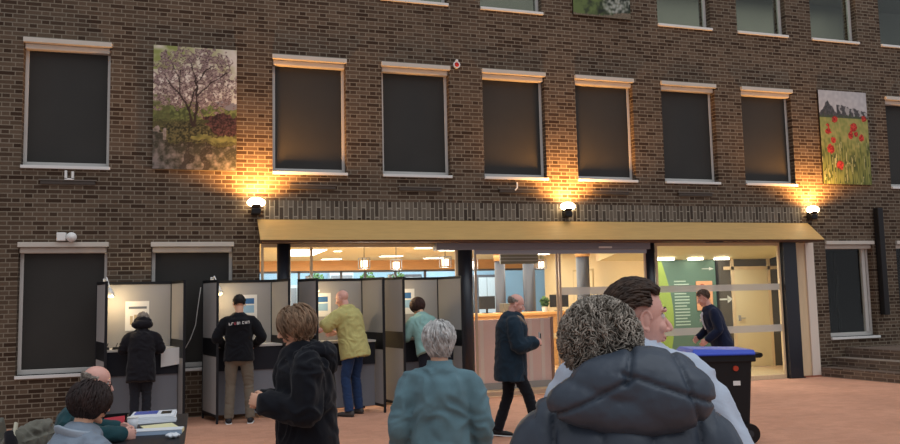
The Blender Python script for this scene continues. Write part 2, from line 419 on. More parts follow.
branches = [((.47, .36), (.42, .5), .018), ((.42, .5), (.3, .62), .012), ((.49, .36), (.52, .55), .018), ((.52, .55), (.5, .75), .012), ((.42, .48), (.5, .66), .01), ((.3, .62), (.15, .72), .008), ((.3, .62), (.33, .8), .007),
            ((.5, .75), (.42, .9), .006), ((.5, .7), (.68, .85), .007), ((.52, .6), (.7, .72), .008), ((.33, .7), (.22, .85), .005), ((.7, .72), (.88, .8), .005)]
def garden(u, v):
    q = nz2(u, v, 14, 3); q2 = nz2(u, v, 34, 9); q3 = nz2(u, v, 4, 1); q4 = nz2(u, v, 60, 6); q5 = nz2(u, v, 8, 12)
    wv = v+.03*q5+.015*q2
    sky = (206, 200, 192); c = mixc(sky, (150, 154, 108), .35+q3+q*.4 if v > .8 else .1+q*.5)
    if v > .8 and u < .35: c = mixc(c, (132, 142, 84), .6+q)
    if u > .74 and .505 < wv < .56: c = (124, 122, 128)
    if wv < .505: c = mixc((122, 130, 78), (76, 84, 50), .5+q+q2)
    if wv < .56 and q5 > .0 and u < .75: c = mixc((104, 116, 70), (66, 74, 46), .5+q2*1.4)
    if .34 < v < .6 and u < .2: c = mixc(c, (84, 88, 56), .5+q)
    d = math.hypot((u-.5)/.56, (v-.73)/.26)
    dens = d+q*.45+q5*.3
    if dens < 1.02:
        if q2+q*.6 > .0: c = mixc((98, 82, 80), (158, 140, 140), .5+q4*1.6)
        elif q2+q > -.45: c = mixc(c, (128, 108, 106), .5)
        if q4 > .32: c = (66, 52, 52)
    if wv < .40:
        c = mixc((96, 100, 62), (58, 60, 40), .5+q*1.2+q4)
        if wv < .38: c = mixc(c, (70, 68, 46), .5+q2)
    if math.hypot((u-.86)/.27, (v-.37)/.095)+q*.35 < 1: c = mixc((84, 58, 58), (38, 28, 28), .5+q2+q4)
    if math.hypot((u-.40)/.33, (v-.30)/.085)+q*.35 < 1: c = mixc((92, 90, 62), (38, 40, 28), .5+q2*1.2+q4)
    if u > .45 and .235 < wv < .275: c = mixc((122, 124, 78), (80, 84, 52), .5+q)
    if u < .16 and v < .33+.1*q: c = mixc((140, 132, 130), (96, 92, 84), .4+q2)
    if wv < .225-.03*u or (u < .12 and wv < .28):
        c = mixc((118, 112, 110), (54, 54, 46), .55+q*1.0+q2*.5+(v-.1)*3+(u-.3)*.4)
        if wv > .19 and u > .14: c = mixc((46, 44, 34), c, .2)
        if abs(u-.62+.1*q5) < .055 or abs(u-.42+.1*q5) < .03: c = mixc(c, (46, 42, 38), .75)
        if q4 > .35: c = mixc(c, (130, 126, 122), .3)
    for a, b, w in branches:
        d, tt = seg_d(u+.02*q, v+.012*q5, a, b)
        if d < w*.85: c = mixc((46, 36, 34), c, .1)
    return c
picture('garden_picture', 'large outdoor picture of a blossoming tree beside a pond', -.76, .45, 3.68, 5.57, garden, 130, 200)
pops = [(.3, .69, .06), (.69, .61, .075), (.625, .53, .06), (.73, .54, .05), (.84, .5, .05), (.25, .47, .05), (.16, .56, .05), (.19, .37, .07), (.36, .2, .07), (.92, .71, .05), (.16, .63, .035)]
def poppy(u, v):
    q = nz2(u, v, 18, 5); q2 = nz2(u, v, 40, 2); st = noise.noise(Vector((u*34+v*3*noise.noise(Vector((u*5, v*3, 0))), v*6, 2))); st2 = noise.noise(Vector((u*60, v*9, 7)))
    if v > .71:
        c = mixc((182, 182, 184), (168, 168, 172), .5+q)
        top = .755+.14*max(0, 1-abs(u-.18)/.17) if u < .36 else .86-.13*(u-.34)
        if v < top+.02*q: c = mixc((84, 84, 88), (58, 60, 62), .5+q2)
        if u > .36 and top-.09 < v < top and math.sin(u*46+q*3) > .2: c = (150, 150, 152)
        if v < .735+.03*q2: c = (66, 76, 62)
    else:
        c = mixc((150, 148, 90), (122, 132, 74), .5+q+st*.5)
        k = (.5-v)/.2+q*.7
        if k > 0: c = mixc(c, mixc((120, 128, 70), (56, 68, 38), .4+st*1.7+st2), min(1, k))
        if v < .45 and st > .28 and st2 > 0: c = (164, 166, 116)
    for a, b, r in pops:
        d = math.hypot((u-a), (v-b)*1.5)+.02*q+.015*q2
        if d < r: c = mixc((188, 66, 54), (128, 34, 32), .3+q2*1.6+d/r*.4)
    return c
picture('poppy_picture', 'outdoor picture of red poppies in front of a farmhouse', 11.57, 12.76, 3.71, 5.59, poppy, 110, 170)
def forest(u, v):
    q = nz2(u, v, 9, 8); q2 = nz2(u, v, 26, 4); q4 = nz2(u, v, 50, 4)
    c = mixc((96, 112, 66), (40, 46, 36), .35+q*.9+(u-.35)*1.1+q2*.5)
    d = math.hypot((u-.75)/.24, (v-.12)/.13)+q*.5
    if d < 1: c = mixc((160, 164, 156), c, .15+max(0, d)*.5+q2)
    if v < .02+.07*max(0, u-.4)+.02*q: c = mixc((132, 116, 98), (90, 84, 70), .5+q4)
    return c
picture('forest_picture', 'picture of green woodland and water at the top of the wall', 6.27, 7.43, 6.66, 8.5, forest, 60, 90)
# ---------------------------------------------------------------- entrance
mat('wood_light', 'd8c09c', .5, var=.06, vscale=3, stretch=(8, 8, 1))
mat('wood_pale', 'dfd2c4', .55)
mat('wood_orange', 'd8a56c', .45, .4, var=.08, vscale=3, stretch=(1, 1, 10))
mat('cream', 'd8c49c', .8); mat('cream_door', 'd8c9a4', .6); mat('office_blue', 'a3bfd2', .6); mat('office_white', 'd5dade', .6)
mat('green_panel', '567063', .6); mat('lime', '8da34e', .6); mat('grey_frame', '5d5b60', .5); mat('ceil_wood', 'dccfa4', .6, var=.05, vscale=2, stretch=(1, 8, 1))
mat('in_floor', 'cdae8c', .35, .4, var=.05, vscale=1); mat('in_floor_pale', 'cdb793', .4)
mat('lamp_emit2', 'fff0da', emit=5)
for x, r, l in ((1.165, .105, 'dark round steel column at the left end of the entrance, behind the booths'), (4.13, .125, 'dark steel column left of the sliding door'), (7.63, .1, 'dark steel column right of the sliding door')):
    t = thing('steel_column', l, 'column', (x, .02, 0))
    MB().cyl((0, 0, 0), (0, 0, 2.6), r, 32).build('column_shaft', MATS['steel_blue'], t, True)
    MB().cyl((0, 0, 0), (0, 0, .03), r+.04, 32).build('base_ring', MATS['dark_metal'], t)
t = thing('steel_column', 'wide dark blue steel post at the right end of the entrance glass', 'column', (10.63, .02, 0))
MB().box(-.15, .15, -.1, .1, 0, 2.6).build('column_shaft', MATS['steel_blue'], t, bevel=.01); MB().box(-.17, .17, -.12, .12, 0, .02).build('base_plate', MATS['dark_metal'], t)
t = thing('wooden_pilaster', 'pale wooden boxed pilaster beside the brick wall at the right end of the entrance', 'pilaster', (11.05, 0, 0))
MB().box(-.24, -.03, -.02, .09, 0.02, 2.55).build('side_board', MATS['wood_light'], t); MB().box(-.03, .16, -.05, .09, 0.02, 2.55).build('front_board', MATS['wood_pale'], t, bevel=.004)
MB().box(-.24, .16, -.06, .09, 0, .03).build('foot_board', mat('brick_red', '9a5f48'), t)
# sliding door
d = sroot('door_1', 'glass sliding door with grey header in the middle of the entrance', (3.6, 0, 0))
MB().box(0, 3.98, -.12, .1, 2.44, 2.56).build('door_header', MATS['housing'], d, bevel=.008)
MB().box(2.95, 3.2, -.14, -.12, 2.46, 2.49).build('header_sensor', MATS['white_plastic'], d)
MB().box(.68, 3.94, -.05, .0, 2.37, 2.44).build('door_rail', MATS['alu'], d)
for a, b in ((.68, 2.2), (2.22, 3.93)):
    lf = MB(); lf.box(a, a+.035, -.03, .0, .02, 2.38); lf.box(b-.035, b, -.03, .0, .02, 2.38); lf.box(a, b, -.03, 0, .02, .09)
    o = lf.build('door_leaf', mat('bronze_frame', 'b59a80', .4, .4), d)
    MB().box(a+.035, b-.035, -.017, -.011, .09, 2.38).build('pane', MATS['clear_glass'], o)
MB().box(2.255, 3.895, -.022, -.018, 1.66, 1.79).build('frosted_stripe', MATS['frosted_band'], d)
# side glazing
def glazing(nm, label, x0, x1, bars=(), mull=()):
    g = sroot(nm, label, (x0, 0, 0)); w = x1-x0
    f = MB(); f.box(0, w, 0, .05, 2.5, 2.6).box(0, w, 0, .05, 0, .08)
    for m_ in (0, w-.04, *mull): f.box(m_, m_+.04, 0, .05, .08, 2.5)
    f.build('window_frame', MATS['wood_light'], g)
    MB().box(.02, w-.02, .02, .026, .08, 2.5).build('pane', MATS['clear_glass'], g)
    for z, h in bars: MB().box(.04, w-.04, .012, .018, z, z+h).build('frosted_stripe', MATS['frosted_band'], g)
wn[0] += 1; glazing('window_%d' % wn[0], 'entrance glass left of the sliding door, behind the booths', .82, 4.0, mull=(.75,))
wn[0] += 1; glazing('window_%d' % wn[0], 'entrance glass between the two right steel columns', 7.75, 10.46, bars=((1.66, .12), (.88, .13)))
# pink partition behind the sliding door
t = thing('pink_partition', 'low pink and white striped partition inside the sliding door', 'partition', (5.35, .95, 0))
MB().box(-.78, .72, 0, .05, .12, 1.24).build('partition_panel', mat('pink', 'd9b8b8', .6), t)
st = MB()
for x in (-.66, -.25, .1, .28, .52): st.box(x, x+.07, -.004, 0, .12, 1.24)
st.build('pale_stripe', mat('pale_pink', 'd9c6c6', .6), t)
MB().box(-.8, .76, -.02, .08, 0, .12).build('base_strip', MATS['alu'], t)
MB().box(.72, .77, -.02, .07, .1, 1.26).build('end_post', mat('brown_post', '8d6a5d', .5), t)
# interior shell
struct(MB().box(.6, 13, .02, 10.3, -.2, .004).build('floor', MATS['in_floor']), 'tan floor inside the entrance')
struct(MB().box(7.7, 11.3, .1, 2.0, 0, .012).build('floor', MATS['in_floor_pale']), 'cream floor of the lobby at the right end')
struct(MB().box(.6, 7.9, .1, 10.3, 2.72, 2.8).build('ceiling', MATS['ceil_wood']), 'wooden ceiling inside the entrance')
struct(MB().hexa([(7.7, .1, 2.62), (11.85, .1, 2.62), (11.85, 2.05, 2.32), (7.7, 2.05, 2.32)], [(7.7, .1, 2.8), (11.85, .1, 2.8), (11.85, 2.05, 2.8), (7.7, 2.05, 2.8)]).build('ceiling', MATS['ceil_wood']), 'sloping wooden ceiling of the lobby')
struct(MB().box(7.9, 13, 2.05, 10.3, 2.72, 2.8).build('ceiling', MATS['ceil_wood']), 'wooden ceiling behind the lobby wall')
struct(MB().box(9.0, 13, 7.3, 7.4, 0, 2.72).build('wall_corridor', MATS['cream']), 'cream wall of the side corridor')
bw = MB()
BH = [(1.0, 12.2, .5, 2.44)]
struct(wall_mesh(.6, 13, 0, 2.72, BH, 10.0, .2).build('wall_back', MATS['wood_orange']), 'wooden back wall of the entrance hall with a long window')
struct(MB().box(.6, .7, .36, 10.2, 0, 2.72).build('wall_left', MATS['cream']), 'cream left wall of the entrance hall')
wn[0] += 1
g = sroot('window_%d' % wn[0], 'long office window at the back of the entrance hall', (1.0, 10.0, 0))
f = MB()
for x in (0, 1.0, 1.5, 2.7, 3.4, 4.3, 5.2, 6.4, 7.55, 8.7, 9.6, 11.14): f.box(x, x+.06, .02, .1, .5, 2.44)
f.box(0, 11.2, .02, .1, .5, .58).box(0, 11.2, .02, .1, 2.38, 2.44); f.build('window_frame', MATS['grey_frame'], g)
MB().box(.02, 11.18, .05, .056, .58, 2.38).build('pane', MATS['clear_glass'], g)
# what is seen through it: a pale office with shelves and a hedge outside
struct(MB().box(-2, 19, 14.5, 14.6, 0, 4).build('wall_office', MATS['office_blue']), 'pale blue far wall seen through the office window')
struct(MB().box(-2, 19, 10.3, 14.6, -.2, -.0).build('floor', mat('office_floor', '8f9698')), 'grey floor beyond the office window')
random.seed(3)
for x, w, z0, z1, c, l in ((2.9, .5, 0, 2.1, 'office_white', 'white cabinet by the left of the far office wall'), (4.4, .8, 0, 2.5, 'office_white', 'tall white cabinet in the far office'), (6.9, .6, 0, 2.4, 'grey_frame', 'grey cabinet in the far office'), (8.0, .9, 0, 2.2, 'office_white', 'white cabinet right of the grey one in the far office'), (9.6, .7, 0, 2.35, 'grey_frame', 'grey cabinet at the right of the far office'), (12.6, .8, 0, 1.9, 'grey_frame', 'low dark grey cabinet behind the walking man')):
    t = thing('office_cabinet', l, 'cabinet', (x, 14.2, 0)); MB().box(-w/2, w/2, -.25, .25, z0, z1).build('cabinet_body', MATS[c], t, bevel=.01)
    MB().box(-w/2+.04, -.01, -.27, -.25, .1, z1-.1).box(.01, w/2-.04, -.27, -.25, .1, z1-.1).build('cabinet_door', MATS['office_white'] if c != 'office_white' else MATS['alu'], t)
def leaf_ball(c, r, n, rad=.07):
    mb = MB()
    for i in range(n):
        v = Vector((random.gauss(0, 1), random.gauss(0, 1), random.gauss(0, 1))).normalized()*random.uniform(.4, 1)
        p = Vector(c)+Vector((v.x*r[0], v.y*r[1], v.z*r[2])); a = Vector((random.uniform(-1, 1), random.uniform(-1, 1), random.uniform(-1, 1))).normalized(); b = a.orthogonal()
        mb.add([p-a*rad, p+b*rad*.5, p+a*rad, p-b*rad*.5], [(0, 1, 2, 3)])
    return mb
mat('leaf', '4f6d38', .7, var=.3, vscale=5)
for x, l in ((5.15, 'bushy green plant in the far office, third pane'), (6.1, 'second bushy green plant in the far office'), (3.4, 'green plant at the left of the far office')):
    t = thing('indoor_tree', l, 'plant', (x, 13.2, 0))
    MB().cyl((0, 0, 0), (0, 0, .45), .2, 20, .25).build('pot', MATS['grey_frame'], t); MB().cyl((0, 0, .45), (0, 0, 1.6), .03).build('stem', mat('bark', '5d4430'), t)
    leaf_ball((0, 0, 1.9), (.42, .4, .6), 700).build('foliage', MATS['leaf'], t)
# side wall of the hall (cream) with door outline and lobby wall
struct(MB().box(8.9, 9.0, 2.1, 7.4, 0, 2.72).build('wall_right', MATS['cream']), 'cream side wall behind the reception counter')
door2 = sroot('door_2', 'cream flush door in the side wall behind the reception', (8.9, 4.6, 0))
MB().box(-.015, 0, -.04, 1.04, 0, 2.24).build('door_frame', mat('door_trim', 'b8a37c'), door2); MB().box(-.022, -.015, 0, 1.0, 0, 2.2).build('door_leaf', MATS['cream'], door2)
struct(MB().box(8.9, 10.46, 2.0, 2.1, 0, 2.5).build('wall_lobby', MATS['green_panel']), 'green wall panel in the lobby behind the door')
lm = MB(); n = 20
pts = []
for i in range(n+1):
    z = 2.3*i/n; pts.append((8.9, 1.995, z)); pts.append((9.12+.26*math.sin(PI*(z+.15)/2.5), 1.995, z))
lm.add(pts, [(2*i, 2*i+1, 2*i+3, 2*i+2) for i in range(n)])
tag(lm.build('lime_stripe', MATS['lime']), 'curved lime green stripe at the left edge of the green wall panel', 'wall sticker')
tl = MB()
for i in range(15): tl.box(9.42, 9.42+.36*(1 if i % 4 else .8), 1.994, 1.998, 1.86-.065*i, 1.885-.065*i)
tag(tl.build('wall_text', mat('pale_print', 'a9bcae', .6)), 'block of pale printed lines on the green wall panel', 'wall text')
def arrow(x, z, y, L, label, h=.03):
    mb = MB().box(x, x+L*.7, y-.004, y, z-h/2, z+h/2).add([(x+L*.6, y-.004, z-h*2.4), (x+L, y-.004, z), (x+L*.6, y-.004, z+h*2.4)], [(0, 1, 2)])
    tag(mb.build('arrow_sign', mat('arrow_white', 'c9cdc8', .5)), label, 'arrow')
arrow(10.12, 2.13, 1.998, .3, 'thin white arrow pointing right near the top of the green panel', .014)
t = thing('orange_poster', 'small orange poster with dark blobs behind the suited man', 'poster', (10.15, 1.99, 1.25))
MB().box(-.2, .2, -.01, 0, 0, .62).build('poster_sheet', mat('poster_orange', 'd39a72', .6), t); MB().ell((-.05, -.012, .5), (.07, .004, .06)).ell((.06, -.012, .32), (.06, .004, .12)).ell((-.11, -.012, .44), (.03, .004, .05)).build('poster_print', mat('poster_red', '9a4a38'), t)
lw = sroot('wall_lobby_door', 'glazed frame wall around the cream lobby door', (10.46, 2.0, 0))
f = MB().box(0, .05, -.03, .05, 0, 2.45); f.build('dark_post', MATS['dark_metal'], lw)
f = MB(); f.box(.38, .45, -.03, .05, 0, 2.4).box(1.32, 1.39, -.03, .05, 0, 2.4).box(.2, 2.2, -.03, .05, 2.1, 2.17); f.build('door_frame', MATS['wood_light'], lw)
MB().box(.05, .38, 0, .02, 0, 2.4).box(.45, 1.32, 0, .02, 2.17, 2.4).box(1.39, 2.2, 0, .02, 0, 2.4).build('dark_glass', mat('dark_glass', '4f4c48', .15, .5), lw)
door3 = sroot('door_3', 'cream lobby door at the right end of the entrance', (10.91, 2.0, 0))
MB().box(0, .87, -.02, .02, .01, 2.1).build('door_leaf', MATS['cream_door'], door3, bevel=.004); MB().box(.06, .09, -.07, -.02, 1.0, 1.12).cyl((.08, -.07, 1.06), (.2, -.07, 1.06), .01).build('door_handle', MATS['alu'], door3)
arrow(10.52, 1.47, 1.995, .34, 'white arrow pointing right on the dark glass beside the cream door', .035)
struct(MB().hexa([(11.25, .36, 0), (11.35, .36, 0), (12.35, 2.0, 0), (12.25, 2.0, 0)], [(11.25, .36, 2.62), (11.35, .36, 2.62), (12.35, 2.0, 2.62), (12.25, 2.0, 2.62)]).build('wall_right', MATS['cream']), 'cream right wall of the lobby')
struct(MB().box(7.7, 9, 2.05, 2.15, 2.32, 2.8).build('trim_2', MATS['wood_light']), 'wooden bulkhead over the lobby')
# interior columns, counter, screens
for (x, y, r, l) in ((7.05, 6.0, .13, 'dark column behind the reception counter, left one'), (7.83, 6.0, .15, 'dark column behind the reception counter, right one'), (8.28, 3.9, .15, 'blue grey column in front of the cream wall')):
    t = thing('round_column', l, 'column', (x, y, 0)); MB().cyl((0, 0, 0), (0, 0, 2.5), r, 28).build('column_shaft', mat('col_grey', '4a4d59', .35, .5), t, True); MB().cyl((0, 0, 2.5), (0, 0, 2.72), r+.02, 28).build('column_head', MATS['wood_orange'], t, True)
t = thing('reception_counter', 'long orange wooden reception counter with a pale stripe', 'counter', (6.6, 4.6, 0))
MB().box(-2.2, 1.9, 0, .6, .0, 1.18).build('counter_body', MATS['wood_orange'], t); MB().box(-2.25, 1.95, -.08, .7, 1.18, 1.24).build('counter_top', mat('counter_top', 'e0a868', .4), t, bevel=.006); MB().box(-2.2, 1.9, -.012, 0, .62, .74).build('pale_stripe', MATS['cream'], t)
def monitor(x, rz, l):
    t = thing('monitor', l, 'monitor', (x, 4.95, 1.24), rz)
    MB().box(-.11, .11, -.07, .07, 0, .012).build('monitor_foot', MATS['black_plastic'], t); MB().box(-.02, .02, -.01, .02, .012, .15).build('monitor_neck', MATS['black_plastic'], t)
    MB().box(-.23, .23, -.02, .02, .1, .4).build('monitor_casing', mat('casing', '2c2c2e', .5), t, bevel=.008); MB().box(-.21, .21, .02, .022, .12, .38).build('screen', MATS['dark_metal'], t)
monitor(6.3, .3, 'black monitor on the counter, left of the walking man'); monitor(8.15, -.2, 'black monitor on the counter right of the walking man')
t = thing('document_tray', 'grey tray on the counter behind the walking man', 'tray', (6.85, 4.9, 1.24)); MB().box(-.2, .2, -.15, .15, 0, .22).build('tray_body', mat('tray_grey', '6b665c'), t, bevel=.01)
t = thing('counter_plant', 'small potted plant on the right of the counter', 'plant', (7.75, 4.9, 1.24)); MB().cyl((0, 0, 0), (0, 0, .12), .06, 16, .08).build('pot', MATS['white_plastic'], t); leaf_ball((0, 0, .24), (.12, .12, .14), 120, .05).build('foliage', MATS['leaf'], t)
t = thing('grey_screen', 'grey slatted panel hanging from the ceiling behind the sliding door', 'panel', (5.6, 1.2, 2.25))
MB().box(-.38, .38, 0, .05, 0, .35).build('panel_sheet', mat('grey_panel', '6f6d66', .5), t); pb = MB()
for i in range(5): pb.box(-.38, .38, -.008, 0, .05+.06*i, .07+.06*i)
pb.build('panel_slat', MATS['alu'], t); MB().cyl((-.3, .02, .35), (-.3, .02, .47), .01).build('hanger', MATS['alu'], t); MB().cyl((.3, .02, .35), (.3, .02, .47), .01).build('hanger', MATS['alu'], t)
# pendant lanterns
mat('lantern_glow', 'fff0d8', emit=3)
for x, y, l in ((4.75, 1.9, 'first lantern right of the left door column'), (5.05, 2.3, 'second lantern right of the left door column'), (6.75, 2.8, 'lantern in the middle of the sliding door'), (2.72, 1.5, 'lantern above the third booth'), (3.5, 2.3, 'lantern above the fourth booth'), (4.15, 1.2, 'lantern beside the left door column')):
    t = thing('pendant_lantern', 'small square glass '+l, 'pendant lamp', (x, y, 2.2), .3)
    MB().cyl((0, 0, .2), (0, 0, .52), .006, 8).build('cord', MATS['black_plastic'], t)
    f = MB()
    for a in (-.08, .07):
        for b in (-.08, .07): f.box(a, a+.012, b, b+.012, 0, .2)
    f.box(-.08, .082, -.08, .082, .19, .2).box(-.08, .082, -.08, .082, 0, .01); f.build('lantern_frame', MATS['alu'], t)
    l_ = bpy.data.lights.new('lantern_light', 'POINT'); l_.energy = 22; l_.color = (1, .92, .78); l_.shadow_soft_size = .1; lo = bpy.data.objects.new('lantern_light', l_); C.objects.link(lo); lo.parent = t; lo.location = (0, 0, -.12)
    MB().box(-.045, .045, -.045, .045, .03, .15).build('lantern_bulb', MATS['lantern_glow'] if x > 1 else 0, t)
t = thing('exit_sign', 'green illuminated exit sign under the ceiling beside the right door column', 'sign', (9.0, 3.0, 2.43)) if False else thing('exit_sign', 'small green emergency exit sign near the right door column', 'sign', (8.58, 2.0, 2.41))
MB().box(-.16, .16, -.02, .02, 0, .14).build('sign_body', mat('exit_green', '2fb080', emit=.7), t); MB().box(-.1, .0, -.024, -.02, .06, .08).ell((.03, -.022, .1), (.015, .003, .015)).box(.02, .04, -.024, -.02, .03, .09).build('sign_pictogram', MATS['arrow_white'], t)
# ceiling lights (flat panels) and the light they give
mat('panel_emit', 'fff2e0', emit=9)
LP = [(2.05, 5.2, .75, 2.4), (3.2, 8.4, .5, .3), (2.75, 4.6, .15, .15), (4.5, 7.0, .55, .3), (6.0, 8.3, .5, .3), (5.3, 4.5, .5, .2), (7.3, 4.2, .4, .15), (8.4, 6.5, .4, .3), (4.4, 3.6, .35, .15)]
wh = ['long light left of the first column', 'light behind the third booth', 'small light near the left glass', 'light above the counter left', 'light above the blue office', 'light inside the sliding door', 'light before the cream wall', 'far light on the right', 'light above the fourth booth']
for (x, y, w, d_), l in zip(LP, wh):
    t = thing('ceiling_light', 'flat ceiling '+l, 'ceiling light', (x, y, 2.72)); MB().box(-w/2-.02, w/2+.02, -d_/2-.02, d_/2+.02, -.03, 0).build('light_frame', MATS['white_plastic'], t); MB().box(-w/2, w/2, -d_/2, d_/2, -.035, -.03).build('diffuser', MATS['panel_emit'], t)
for x, w in ((9.05, .5), (9.85, .3), (10.5, .3)):
    t = thing('ceiling_light', 'thin lobby ceiling light, %s' % {9.05: 'above the lime stripe', 9.85: 'above the green panel', 10.5: 'above the dark glass'}[x], 'ceiling light', (x, 1.82, 2.345), 0)
    MB().box(-w/2, w/2, -.06, .06, -.03, .01).build('diffuser', MATS['panel_emit'], t)
def area(nm, loc, size, e, col=(1, .94, .84), sy=None, rot=(0, 0, 0)):
    l = bpy.data.lights.new(nm, 'AREA'); l.size = size; l.energy = e; l.color = col
    if sy: l.shape = 'RECTANGLE'; l.size_y = sy
    o = bpy.data.objects.new(nm, l); C.objects.link(o); o.location = loc; o.rotation_euler = rot; return o
area('hall_light', (3.2, 3, 2.65), 5, 130, sy=3); area('hall_light', (6.3, 5.5, 2.65), 4, 170, sy=4); area('hall_light', (2.5, 8, 2.65), 4, 100, sy=2)
area('lobby_light', (9.5, 1.0, 2.4), 2.6, 60, sy=.9); area('office_light', (5.5, 12.5, 3.6), 9, 420, (.85, .93, 1), sy=2)
area('upper_office_light', (9, 1.6, 8.6), 12, 130, (1, .97, .9), sy=1.5)

# ---------------------------------------------------------------- brick steps
for i in range(3):
    x = 11.2+.33*i; z0, z1 = .0, .17*(i+1)
    mb = MB().hexa([(x, -.001, 0), (x+.32-.0 if i < 2 else 17, -.001, 0), (x+.42+.32 if i < 2 else 17, -2.0, 0), (x+.42, -2.0, 0)][::-1], [(x, -.001, z1), (x+.33 if i < 2 else 17, -.001, z1), (x+.42+.33 if i < 2 else 17, -2.0, z1), (x+.42, -2.0, z1)][::-1])
    tag(mb.build('brick_step', MATS['step_brick']), ['lowest brick step beside the entrance pilaster', 'middle brick step right of the entrance', 'top brick step and landing under the right window'][i], 'step', None)

# ---------------------------------------------------------------- voting booths
mat('booth_grey', 'a3a09d', .7, bump=.1, bscale=200); mat('booth_lower', '80838a', .7); mat('booth_frame', '15161a', .5); mat('apron', '1a1d26', .6); mat('booth_dark', '47484c', .7)
mat('shelf', 'cfcac2', .5)
def booth(bx, w, label, d=.66, sk=.19):
    """skewed booth: back edge from (bx,-.16), side panels run forward and to the right by sk"""
    t = thing('voting_booth', label, 'voting booth', (bx, -.16, 0), 0, 'grey voting booths along the facade')
    ang = math.atan2(sk, d); L = math.hypot(sk, d)
    def sidep(nm, x0, inner):
        def q(s, o): return (x0+sk*s+o, -d*s)
        mb = MB(); th = .02
        def slab(z0, z1, a=.03, b=.97, e=0):
            p = [q(b, -th/2-e), q(b, th/2+e), q(a, th/2+e), q(a, -th/2-e)]
            return [(x, y, z0) for x, y in p], [(x, y, z1) for x, y in p]
        mb.hexa(*slab(1.17, 1.96)); mb.hexa(*slab(.12, .92)); o = mb.build(nm, MATS['booth_grey'], t)
        MB().hexa(*slab(.92, 1.17, e=.002)).build('side_band', MATS['booth_frame'], o)
        f = MB()
        for s in (0, 1):
            x, y = q(s, 0); f.box(x-.017, x+.017, y-.017, y+.017, 0, 2.0)
        f.hexa(*slab(1.96, 2.0, 0, 1, .004)); f.hexa(*slab(.08, .12, 0, 1, .004)); f.build('side_frame', MATS['booth_frame'], t)
    sidep('side_panel', 0, 1); sidep('side_panel', w, -1)
    MB().box(.02, w-.02, -.01, .01, 1.05, 1.96).build('back_panel', MATS['booth_grey'], t)
    MB().box(0, w, -.018, .018, 1.96, 2.0).build('top_rail', MATS['booth_frame'], t)
    MB().box(0, w, -.018, .018, .06, .1).build('bottom_rail', MATS['booth_frame'], t)
    def sh(z0, z1, s0, s1, m_=.012):
        p = [(sk*s1+m_, -d*s1), (w+sk*s1-m_, -d*s1), (w+sk*s0-m_, -d*s0), (sk*s0+m_, -d*s0)]
        return [(x, y, z0) for x, y in p], [(x, y, z1) for x, y in p]
    MB().hexa(*sh(1.03, 1.06, .02, .66)).build('writing_shelf', MATS['shelf'], t)
    MB().hexa(*sh(.70, 1.03, .60, .64, .02)).build('apron', MATS['apron'], t)
    MB().hexa(*sh(.08, .70, .585, .61, .02)).build('lower_panel', MATS['booth_lower'], t)
    return t
BO = [(-1.46, 1.0, 'leftmost grey voting booth, in front of the left window'), (-.02, .99, 'second voting booth from the left, with the man in the lettered jacket'),
      (1.37, .99, 'third voting booth, used by the man in the yellow green shirt'), (2.67, .93, 'rightmost voting booth, used by the woman in mint')]
for b in BO: booth(*b)
def notice(x, z, w, h, label, blue=True):
    t = thing('notice', label, 'notice', (x, -.172, z)); MB().box(-w/2, w/2, -.004, 0, 0, h).build('paper_sheet', MATS['white_plastic'], t)
    if blue:
        MB().box(-w*.33, w*.33, -.006, -.004, h*.62, h*.85).build('printed_header', mat('print_blue', '3d6a9e'), t); MB().box(-w*.33, w*.33, -.006, -.004, h*.25, h*.56).build('printed_picture', mat('print_pale', '8fb3cf'), t)
    else:
        MB().box(-w*.36, w*.4, -.006, -.004, h*.74, h*.82).build('printed_header', mat('print_grey', '6b6f78'), t); mb = MB()
        for i in range(4): mb.box(-w*.3+w*.17*i, -w*.18+w*.17*i, -.006, -.004, h*.2, h*(.5+.04*i))
        mb.build('printed_picture', mat('print_mix', 'b9a98c'), t)
notice(-.93, 1.3, .32, .42, 'white notice behind the person in the black coat', False); notice(.62, 1.42, .26, .36, 'notice on the back of the second booth, beside the dark haired man')
notice(1.72, 1.42, .28, .36, 'blue and white notice in front of the bald man'); notice(3.03, 1.42, .34, .4, 'blue and white notice behind the brown haired woman in mint')
# clamp lamps
mat('bulb_glow', 'ffe6b0', emit=5)
def clamp(x, label, e=4.0, w=1.0):
    t = thing('clamp_lamp', label, 'lamp', (x, -.2, 2.0))
    MB().box(-.025, .025, -.03, .05, -.03, .05).build('clamp', MATS['white_plastic'], t, bevel=.005)
    MB().cyl((0, -.02, .03), (.03, -.1, .06), .009).cyl((.03, -.1, .06), (.09, -.2, -.1), .009).build('lamp_arm', MATS['white_plastic'], t)
    MB().cyl((.08, -.18, -.09), (.11, -.23, -.2), .022, 16, .05).build('lamp_head', MATS['white_plastic'], t, True)
    MB().ell((.108, -.226, -.19), .03).build('bulb', MATS['bulb_glow'], t, True)
    l = bpy.data.lights.new('clamp_lamp_light', 'POINT'); l.energy = e; l.color = (1, .74, .4); l.shadow_soft_size = .04
    o = bpy.data.objects.new('clamp_lamp_light', l); C.objects.link(o); o.parent = t; o.location = (.12, -.25, -.28)
clamp(-1.36, 'white clamp lamp on the top left of the leftmost booth', 8); clamp(.1, 'white clamp lamp on the top of the second booth', 5); clamp(1.5, 'white clamp lamp on the top of the third booth', 5); clamp(2.8, 'white clamp lamp on the top of the rightmost booth', 4) 
